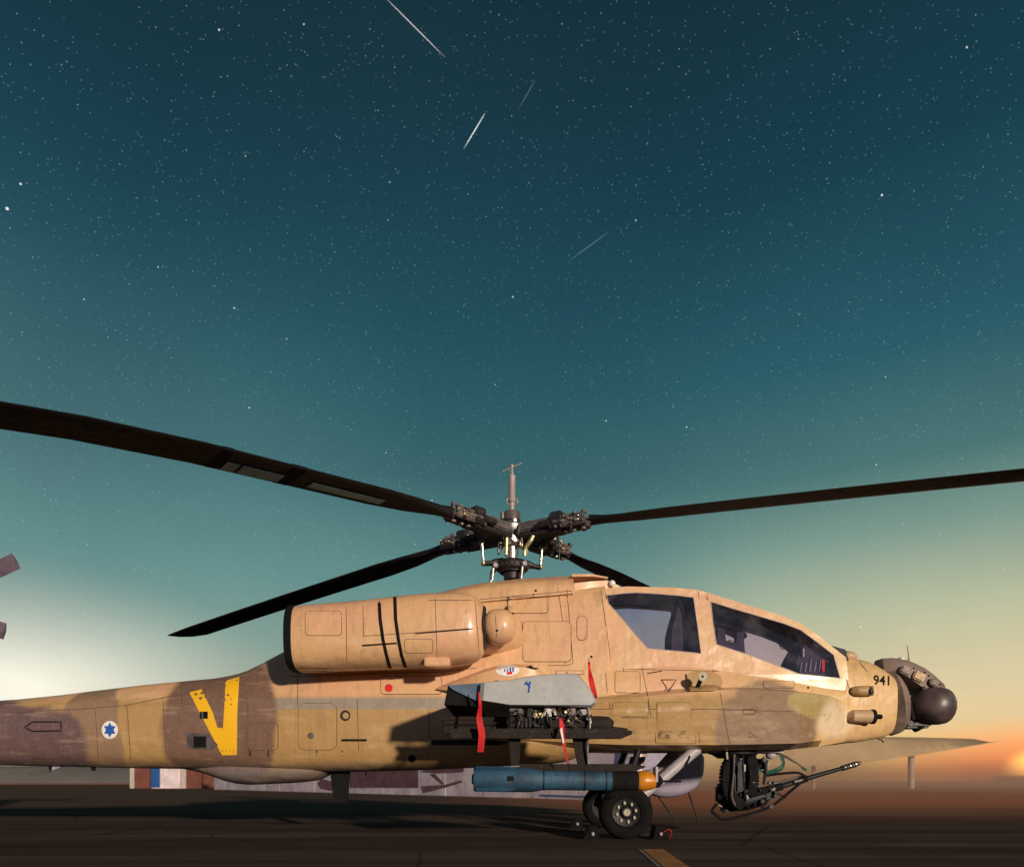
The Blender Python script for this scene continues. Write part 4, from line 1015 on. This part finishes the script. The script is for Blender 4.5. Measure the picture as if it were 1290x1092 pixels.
G().ball(gp(971, 951, -.1), (.07, .06, .055), 14).build('actuator_motor', M['strut'], gun); G().ball(gp(962, 957, -.14), (.04, .04, .04), 12).build('actuator_motor', M['hub'], gun)
G().tube([gp(968, 958, -.1), gp(966, 972, -.1)], .012, 8).build('elevation_rod', M['probe'], gun)
for k in range(7):
    q0 = random.uniform(-3, 3); G().tube(smooth_path([gp(984+q0*.6, 952, -.1), gp(987+q0*.5, 960+k, -.12), gp(981+q0, 967+k*.8, -.12), gp(968+q0, 971+k*.6, -.1), gp(955+q0, 969, -.1), gp(950+q0, 963, -.1)], 4), .007, 6).build('cable', M['green'], gun)
for k in range(3):
    G().tube(smooth_path([gp(978, 947+k, -.05*k), gp(990, 952+k, -.05*k), gp(1003, 960+k*.5, -.05*k), gp(1012, 967, -.05*k)], 4), .009, 6).build('grey_cable', M['steel'], gun)
G().tube([gp(1010, 966, -.05), gp(1016, 969.5, -.05)], .018, 8).build('cable_plug', M['green'], gun)
G().tube([gp(893, 948, .1), gp(906, 948, .1)], .022, 8).build('belly_fitting', M['gun'], heli); G().tube([gp(903, 950, .1), gp(913, 953, .1)], .018, 8).build('belly_fitting', M['gun'], heli)
G().tube([gp(915, 944, -.3), gp(916, 956, -.3)], .016, 8).build('belly_pipe', M['cream'], heli)

# ------------------------------------------------------------------ rotor
MZ = lambda py: CZ+(HZ-py)*CD/F
hubp = G().lathe([(MZ(730), .11), (MZ(722), .12), (MZ(722), .17), (MZ(716), .19), (MZ(710), .17), (MZ(709), .08), (MZ(676), .075), (MZ(676), .13), (MZ(656), .12), (MZ(654), .04)], (0, 0, 0), (0, 0, 1), 28).build('rotor_hub', M['hubdark'], heli)
G().lathe([(MZ(704), .082), (MZ(690), .09), (MZ(684), .082)], (0, 0, 0), (0, 0, 1), 20).build('mast_sleeve', M['bare'], hubp)
G().lathe([(MZ(690), .10), (MZ(686), .15), (MZ(678), .155), (MZ(676), .13), (MZ(671), .17), (MZ(664), .175), (MZ(660), .13), (MZ(657), .11)], (0, 0, 0), (0, 0, 1), 20).build('hub_housing', M['steel'], hubp)
pb = G().lathe([(MZ(657), .105), (MZ(656), .115), (MZ(647), .115), (MZ(645), .10), (MZ(644), .03)], (0, 0, 0), (0, 0, 1), 24).build('mast_cap', M['hub'], hubp)
prb = G().lathe([(MZ(645), .032), (MZ(633), .036), (MZ(632), .05), (MZ(628), .05), (MZ(627), .044), (MZ(603), .046), (MZ(601), .05), (MZ(599), .045), (MZ(597), .02), (MZ(591), .016), (MZ(588), .01)], (0, 0, 0), (0, 0, 1), 18).build('air_data_probe', M['probe'], heli)
for d_ in (-1, 1): G().tube(smooth_path([(d_*.05, -.02, MZ(628)), (d_*.07, -.02, MZ(630)), (d_*.07, -.02, MZ(634)), (d_*.04, 0, MZ(636))], 3), .008, 6).build('probe_loop', M['gold'], prb)
G().tube([Vector((-.125, .03, MZ(592.5))), Vector((.125, -.03, MZ(585)))], .009, 8).build('probe_arm', M['probe'], prb)
for d_ in (-1, 1): G().ball((d_*.12, -d_*.03, MZ(588.7)+d_*.04), .014, 8).build('probe_sensor', M['strut'], prb)
G().ball((0, 0, MZ(587)), .024, 12).build('probe_ball', M['cream'], prb)
G().tube([(-.13, -.03, MZ(655)), (-.13, -.03, MZ(647))], .03, 10).build('cap_lug', M['hub'], hubp)
for k in range(30):
    a = k*2.4; G().lathe([(0, .024), (.03, .020)], (math.cos(a)*.165, math.sin(a)*.165, MZ(random.uniform(660, 690))), (math.cos(a), math.sin(a), 0), 8).build('hub_bolt', M[random.choice(['gold', 'bare', 'steel'])], hubp)
for k in range(22):
    a = random.uniform(math.pi, 2*math.pi); rr_ = random.uniform(.14, .24); z_ = MZ(random.uniform(674, 704))
    G().tube([(math.cos(a)*rr_, math.sin(a)*rr_, z_), (math.cos(a)*rr_*random.uniform(.8, 1.2), math.sin(a)*rr_, z_+random.uniform(.05, .14))], random.uniform(.009, .02), 8).build('hub_fitting', M[random.choice(['hub', 'steel', 'gold', 'hubdark', 'hubdark', 'probe'])], hubp)
# swash plate: star with upturned arms
sw = G().lathe([(MZ(722), .15), (MZ(718), .22), (MZ(712), .24), (MZ(708), .20), (MZ(706), .12)], (0, 0, 0), (0, 0, 1), 32).build('swash_plate', M['hubdark'], heli)
for k in range(20):
    a = k*math.pi/10; G().lathe([(0, .011), (.012, .01)], (math.cos(a)*.225, math.sin(a)*.225, MZ(715)), (math.cos(a), math.sin(a), 0), 6).build('swash_bolt', M['hub'], sw)
for x_, y_ in ((-.22, -.12), (.17, -.2), (-.25, .1)):
    G().lathe([(0, .035), (.05, .03)], (x_, y_, MZ(716)), (0, -1, 0), 12).build('swash_bearing', M['strut'], sw); G().tube([(x_-.03, y_, MZ(716)), (x_-.05, y_, MZ(734))], .02, 8).build('control_rod', M['steel'], sw)
BL = [(151.6, .104, .02), (225.6, .083, .0), (331.6, .066, .0), (45.6, .06, .0)]
def blade(ang, sl_, idx):
    a = R(ang); d = Vector((math.cos(a), math.sin(a), 0)); p = Vector((-d.y, d.x, 0))   # p: trailing or leading side
    z0 = CZ+3.43
    zt = lambda t: z0-sl_*t-(.0015*t*t if idx != 1 else .028*max(0, t-4.0)**2)
    T = [1.12, 1.3, 1.7, 2.2, 2.5, 3.2, 4.2, 5.2, 6.0, 6.45, 6.72, 6.88, 6.96]
    W = [.09, .10, .18, .22, .22, .22, .22, .22, .22, .22, .17, .10, .02]
    TH = [.09, .07, .05, .035, .032, .032, .032, .032, .03, .03, .02, .012, .004]
    g = G(); rs = []
    for t, w, th in zip(T, W, TH):
        c = d*t+p*((.22-w) if t > 6 else 0); c.z = zt(t); pit = R(5); pv = p*math.cos(pit)+Vector((0, 0, math.sin(pit))); nv = Vector((0, 0, 1))*math.cos(pit)-p*math.sin(pit)
        prof = [(1, 0), (.93, .5), (.7, .9), (.35, 1), (-.2, .75), (-.7, .3), (-1, .06), (-1, -.06), (-.7, -.12), (-.2, -.35), (.35, -.5), (.7, -.5), (.93, -.35)]
        rs.append([c+pv*w*u+nv*th*v for u, v in prof])
    g.rings(refine_t(rs, 4)); b_ = g.build('rotor_blade', M['blade'], heli, 50)
    return b_, d, p, zt
def refine_t(rs, n):
    out = []
    for i in range(len(rs)-1):
        for k in range(n): out.append([a+(b-a)*k/n for a, b in zip(rs[i], rs[i+1])])
    out.append(rs[-1]); return out
for i, (ang, sl_, _) in enumerate(BL):
    b_, d, p, zt = blade(ang, sl_, i)
    if i == 1:
        for t0, t1, mt_, w in ((2.1, 3.03, 'blade_tape', .08), (3.35, 3.78, 'blade_tape', .13), (3.81, 3.94, 'blade_tape', .13)):
            g = G(); rs = []
            for t in (t0, (t0+t1)/2, t1):
                pit = R(5); pv = p*math.cos(pit)+Vector((0, 0, math.sin(pit))); c = d*t; c.z = zt(t)
                rs.append([c+pv*.02+Vector((0, 0, -.031)), c-pv*(.02+w)+Vector((0, 0, -.030)), c-pv*(.02+w)+Vector((0, 0, -.024)), c+pv*.02+Vector((0, 0, -.024))])
            g.rings(rs); g.build('blade_tape', M[mt_], b_, 0)
        for t0 in (3.2, 3.96):
            g = G(); rs = []
            for t in (t0, t0+(.16 if t0 < 3.5 else .10)):
                pit = R(5); pv = p*math.cos(pit)+Vector((0, 0, math.sin(pit))); nv = Vector((0, 0, 1))*math.cos(pit)-p*math.sin(pit); c = d*t; c.z = zt(t)
                prof = [(1, 0), (.93, .5), (.35, 1), (-.7, .3), (-1.02, 0), (-.7, -.2), (.35, -.6), (.93, -.4)]
                rs.append([c+pv*.226*u+nv*.038*v for u, v in prof])
            g.rings(rs); g.build('blade_band', M['black'], b_, 30)
    # hub arm: strap pack, fork, bolts, damper, pitch link
    rot = Matrix.Rotation(R(ang), 3, 'Z'); pt = lambda r_, s_, z_: rot@Vector((r_, s_, 0))+Vector((0, 0, z_))
    zc = CZ+3.40
    arm = G().box(pt(.43, 0, zc-.005), (.56, .27, .13), rot, bev=.02).build('hub_arm', M['hub'], heli)
    G().box(pt(.40, 0, zc-.10), (.74, .22, .07), rot, bev=.015).build('strap_pack', M['hubdark'], arm)
    G().box(pt(.72, 0, zc+.0), (.18, .34, .21), rot, bev=.02).build('hub_fork', M['hubdark'], arm)
    for s_ in (-.11, .11):
        G().box(pt(.92, s_, zc-.03), (.36, .05, .15), rot, bev=.012).build('fork_plate', M['hub'], arm)
        G().tube([pt(.48, s_*1.5, zc-.04), pt(.70, s_*1.5, zc-.03)], .042, 12).build('damper_body', M['hubdark'], arm)
        G().tube([pt(.68, s_*1.5, zc-.03), pt(1.02, s_*1.0, zc-.02)], .02, 10).build('damper_rod', M['bare'], arm)
    for r_ in (.80, .92, 1.05):
        G().lathe([(-.12, .012), (-.12, .036), (-.09, .036), (-.09, .02), (.09, .02), (.09, .038), (.13, .032), (.135, .01)], pt(r_, 0, zc-.02), (0, 0, 1), 12).build('lead_lag_bolt', M['hub'] if r_ != .92 else M['steel'], arm)
    for k in range(34):
        s_ = random.choice([-1, 1]); q1 = random.uniform(.8, 1.5); G().lathe([(0, .018*q1), (.022*q1, .016*q1), (.03*q1, .008*q1)], pt(random.uniform(.62, 1.1), s_*.135, zc+random.uniform(-.1, .06)), rot@Vector((0, s_, random.uniform(-.4, .4))), 8).build('arm_bolt', M[random.choice(['steel', 'hub', 'hub', 'gold', 'hubdark'])], arm)
    G().box(pt(1.12, 0, zc-.05), (.10, .15, .10), rot, bev=.02).build('blade_root_clamp', M['bare'] if i == 2 else M['hub'], arm)
    # pitch horn and link down to the swash plate
    hr = .42; la = R(ang+(38 if i in (0, 2) else -30)); tp_ = Vector((math.cos(la)*hr, math.sin(la)*hr, MZ(686))); lo = Vector((math.cos(la)*.40, math.sin(la)*.40, MZ(712)))
    G().tube([pt(.55, .12 if i in (0, 2) else -.12, zc-.1), tp_], [.045, .03], 10).build('pitch_horn', M['hubdark'], arm)
    lk = G().tube([tp_, lo], .016, 10).build('pitch_link', M['bare'], arm)
    G().ball(tp_, .032, 10).build('link_end', M['gold'], arm); G().ball(lo, .032, 10).build('link_end', M['gold'], arm)
    G().tube(smooth_path([lo, lo*.75+Vector((0, 0, MZ(709)*.25)), Vector((math.cos(la)*.12, math.sin(la)*.12, MZ(708)))], 3), [.03]*4+[.05]*3, 10).build('swash_arm', M['hubdark'], sw)
G().tube(smooth_path([(.28, -.25, MZ(683)), (.24, -.25, MZ(690)), (.18, -.22, MZ(697)), (.17, -.2, MZ(706))], 4), .028, 10).build('scissor_link', M['gold'], sw)
G().tube([(-.08, -.2, MZ(705)), (-.07, -.2, MZ(684))], .026, 10).build('scissor_link', M['gold'], sw)

# ------------------------------------------------------------------ mural wall behind, and the shed at its left end
A, B = Vector((-26., 52., 0)), Vector((4.4, 15.2, 0)); dw = (B-A).normalized(); nw = Vector((dw.y, -dw.x, 0))   # faces the camera side
if nw.y > 0: nw = -nw
wl = empty('mural_wall', A, 'long pale wall with faded mauve mural seen under the helicopter belly', 'wall')
Lw = (B-A).length; npan = 16
rw = Matrix(((dw.x, nw.x, 0), (dw.y, nw.y, 0), (0, 0, 1)))
for k in range(npan):
    c = A+dw*(Lw*(k+.5)/npan)+nw*random.uniform(-.006, .006); c.z = 1.1
    G().box(c-nw*.15, (Lw/npan-.02, .3, 2.2), rw, bev=.015).build('wall_panel', M['wall'], wl, 30)
G().box((A+B)/2-nw*.15+Vector((0, 0, 2.25)), (Lw, .4, .1), rw).build('wall_coping', M['wall'], wl, 0)
gw_ = G(); gw_.add([A-nw*0, B, B+Vector((0, 0, 2.2)), A+Vector((0, 0, 2.2))], [(0, 1, 2, 3)]); BVW = gw_.bvh()
def wpatch(poly, mat): return patch('mural_shape', poly, mat, .012, bv=BVW, maxe=60., parent=wl, smooth=0)
wpatch([(440, 962), (527, 960), (527, 992), (441, 992)], 'mauve')
wpatch([(400, 986), (405, 980), (418, 984), (430, 990), (420, 996), (404, 993)], 'mauve')
wpatch([(530, 972), (545, 962), (585, 966), (584, 972), (550, 974)], 'mauve')
wpatch([(530, 990), (560, 988), (582, 982), (583, 985), (556, 993), (533, 999)], 'mauve')
wpatch([(541, 975), (548, 974), (560, 987), (557, 988)], 'mauve')
wpatch([(600, 996), (608, 996), (608, 1012), (599, 1012)], 'mauve'); wpatch([(646, 996), (655, 996), (655, 1012), (648, 1012)], 'mauve')
wpatch([(632, 997), (638, 997), (638, 1014), (632, 1014)], 'mural_blue'); wpatch([(667, 998), (673, 998), (673, 1014), (667, 1014)], 'mural_blue')
wpatch([(680, 1000), (738, 1002), (738, 1005), (680, 1003)], 'mural_blue')
wpatch([(776, 948), (792, 948), (786, 965), (774, 965)], 'mural_blue'); wpatch([(792, 948), (805, 948), (798, 965), (786, 965)], 'mural_pale'); wpatch([(805, 948), (818, 948), (806, 965), (798, 965)], 'mauve')
# shed with pillars and door at the left
Y0 = 62.; sS = F/(CD+Y0)
sx = lambda p: (p-CX)/sS
sh = empty('storage_shed', (sx(220), Y0, 0), 'low shed with brown pillars and blue door far behind the tail boom', 'shed')
G().box(((sx(166)+sx(272))/2, Y0+2.2, 1.3), (sx(272)-sx(166), 4., 2.6), bev=.02).build('shed_wall', M['wall'], sh)
G().box(((sx(166)+sx(272))/2, Y0+2.1, 2.68), (sx(272)-sx(166)+.4, 4.6, .14)).build('shed_roof', M['hub'], sh)
for a_, b_ in ((171, 190), (236, 255)): G().box(((sx(a_)+sx(b_))/2, Y0, 1.25), (sx(b_)-sx(a_), .5, 2.5), bev=.03).build('pillar', M['brick'], sh)
for a_, b_ in ((165, 170.5), (229, 235.5)): G().box(((sx(a_)+sx(b_))/2, Y0-.05, 1.25), (sx(b_)-sx(a_), .35, 2.5), bev=.02).build('pillar_edging', M['doorframe'], sh)
dr = G().box(((sx(190)+sx(201))/2, Y0+.1, 1.25), (sx(201)-sx(190)-.05, .1, 2.3)).build('blue_door', M['door'], sh)
G().ball((sx(199), Y0+.03, 1.05), .05, 8).build('door_handle', M['steel'], dr)
G().box(((sx(257)+sx(270))/2, Y0+.05, 1.25), (sx(270)-sx(257), .4, 2.5), bev=.02).build('pillar', M['brick'], sh)

# lavender rounded cover behind the near wheel
cvx = Wp(848, 978, 2.6); sC_ = F/(CD+2.6)
cv = empty('equipment_cover', (cvx.x, 2.6, 0), 'pale lavender rounded cover on thin legs just right of the main wheel', 'cover')
g = G(); rs = []
outl = [(812, 998), (835, 1004), (858, 1001), (875, 992), (884, 978), (886, 962), (884, 950), (868, 944), (840, 944), (818, 960)]
P_ = [((x-CX)/sC_, CZ+(HZ-z)/sC_) for x, z in outl]; cx_ = sum(a for a, b in P_)/len(P_); cz_ = sum(b for a, b in P_)/len(P_)
Pc = catmull(P_+[P_[0]], 4)[:-1]
for f_, y_ in ((.75, 2.42), (.93, 2.46), (1., 2.55), (1., 2.75), (.93, 2.84), (.7, 2.88)): rs.append([Vector((cx_+(a-cx_)*f_, y_, cz_+(b-cz_)*f_)) for a, b in Pc])
G().rings(rs).build('cover_shell', M['lavender'], cv, 60)
for x0_, z0_, x1_ in ((826, 1004, 852), (866, 1000, 880), (820, 1002, 812)):
    a = Wp(x0_, z0_-6, 2.6); G().tube([a, Vector((a.x+(x1_-x0_)/sC_, 2.6, .0))], .014, 8).build('cover_leg', M['gun'], cv)

# tan shade canopy far right
KY = 60.; sK = F/(CD+KY); kx = lambda p: (p-CX)/sK; kz = lambda p: CZ+(HZ-p)/sK
cp = empty('shade_canopy', (kx(1150), KY, 0), 'tan fabric shade canopy on pale posts behind the nose', 'canopy')
g = G(); rs = []
for i in range(25):
    t = i/24*.95; px = 950+t*300; top = 930-3*math.sin(t*3.14); bot = 964-32*t**1.6+6*math.sin(t*3.14)*(1-t)
    x = kx(px); rs.append([Vector((x, KY-3, kz(bot))), Vector((x, KY-1.5, kz(top+6))), Vector((x, KY+1, kz(top))), Vector((x, KY+4, kz(top+2)))])
rs = [[v for v in r]+[r[3]-Vector((0, 0, .06)), r[2]-Vector((0, 0, .06)), r[1]-Vector((0, 0, .06)), r[0]-Vector((0, 0, .06))] for r in rs]
g.rings(rs); g.build('canopy_fabric', M['canvas'], cp, 60)
for px, wd in ((1155, .30), (1030, .2)): G().tube([(kx(px), KY+1, 0), (kx(px), KY+1, kz(934))], wd, 12).build('canopy_post', M['doorframe'], cp)

# blowing dust low over the far right of the field
def dust_bank(name, x0, x1, y0, y1, h, den, col):
    g = G().box(((x0+x1)/2, (y0+y1)/2, h/2+.02), (x1-x0, y1-y0, h)); m, t = mat_new('blown_dust'); q = NT(t)
    co = q.n('ShaderNodeTexCoord').outputs['Object']; se = q.n('ShaderNodeSeparateXYZ', {0: co})
    a = q.mr(se.outputs[2], 0., h, 1., 0.); fx_ = q.math('MULTIPLY', q.mr(se.outputs[0], x0, x0+10., 0., 1.), q.mr(se.outputs[1], y0, y0+14, 0., 1.))
    nn = q.mr(q.noise(q.n('ShaderNodeVectorMath', {0: co, 1: (.05, .05, .22)}, operation='MULTIPLY').outputs[0], 1.2, 2), .35, .65, .25, 1.)
    dn = q.math('MULTIPLY', q.math('MULTIPLY', q.math('MULTIPLY', a, a), fx_), q.math('MULTIPLY', nn, den))
    v = q.n('ShaderNodeVolumePrincipled', {'Color': c4(col), 'Density': dn, 'Anisotropy': .2}); q.n('ShaderNodeOutputMaterial', {1: v.outputs[0]})
    o = g.build(name, m, None, 0); o['kind'] = 'stuff'; o['label'] = 'pinkish dust drifting low over the field at right'
dust_bank('dust_haze', 2.5, 150, 11, 150, 6.5, .036, (1., .60, .42))
sc.cycles.volume_step_rate = 3.0
# ------------------------------------------------------------------ stars and meteors
DR = 5000.
def skyp(px, py): return CAM+Vector(((px-CX)/F, 1, (HZ-py)/F)).normalized()*DR
def star_mesh(name, n_, smin, smax, mat, extra=()):
    g = G()
    def one(c, r):
        u = c.normalized(); a = u.orthogonal().normalized()*r; b = u.cross(a)
        g.add([c+a, c+b, c-a, c-b], [(0, 1, 2, 3)])
    for _ in range(n_):
        z = random.uniform(.10, 1); t = random.uniform(0, 2*math.pi); h = math.sqrt(1-z*z)
        if z < .35 and random.random() > (z-.05)/.3: continue
        one(Vector((h*math.cos(t), h*math.sin(t), z))*DR, random.uniform(smin, smax)*DR/F)
    for px, py, r in extra: one(skyp(px, py), r*DR/F)
    o = g.build(name, mat, None, 0, recalc=False); o['kind'] = 'stuff'; o['label'] = 'stars scattered over the dusk sky'
star_mesh('faint_stars', 48000, .26, .44, glow_mat('faint_star_light', (.32, .46, .50), .55))
star_mesh('stars', 10000, .28, .46, glow_mat('star_light', (.55, .70, .78), .62))
star_mesh('bright_stars', 200, .45, .68, glow_mat('bright_star_light', (1, .97, .92), 1.0), ((9, 263, 1.35), (26, 232, .9), (1111, 246, .9), (865, 538, .8), (295, 388, .75), (276, 38, .75), (646, 374, .7), (1218, 60, .7)))
for (a, b), w, c_, st_, lb in ((((486, -2), (560, 72)), 1.1, (.75, .68, .66), .8, 'longest pale meteor streak at the top edge of the sky'), (((611, 143), (584, 188)), 1.3, (.9, .95, .85), .95, 'bright short meteor streak in the upper middle of the sky'),
        (((675, 100), (653, 138)), .9, (.35, .38, .36), .35, 'faint meteor streak right of the bright one'), (((767, 292), (718, 328)), .9, (.35, .45, .48), .35, 'faint low meteor streak sloping above the rotor mast')):
    P0, P1 = skyp(*a), skyp(*b); g = G(); n_ = 12
    g.tube([P0+(P1-P0)*k/n_ for k in range(n_+1)], [w*.22*DR/F*max(.15, math.sin(math.pi*min(1, (k+.3)/n_))**.6) for k in range(n_+1)], 6)
    o = g.build('meteor', glow_mat('meteor_light', c_, st_*.8), None, 60); tag(o, lb, 'meteor', 'meteor streaks')
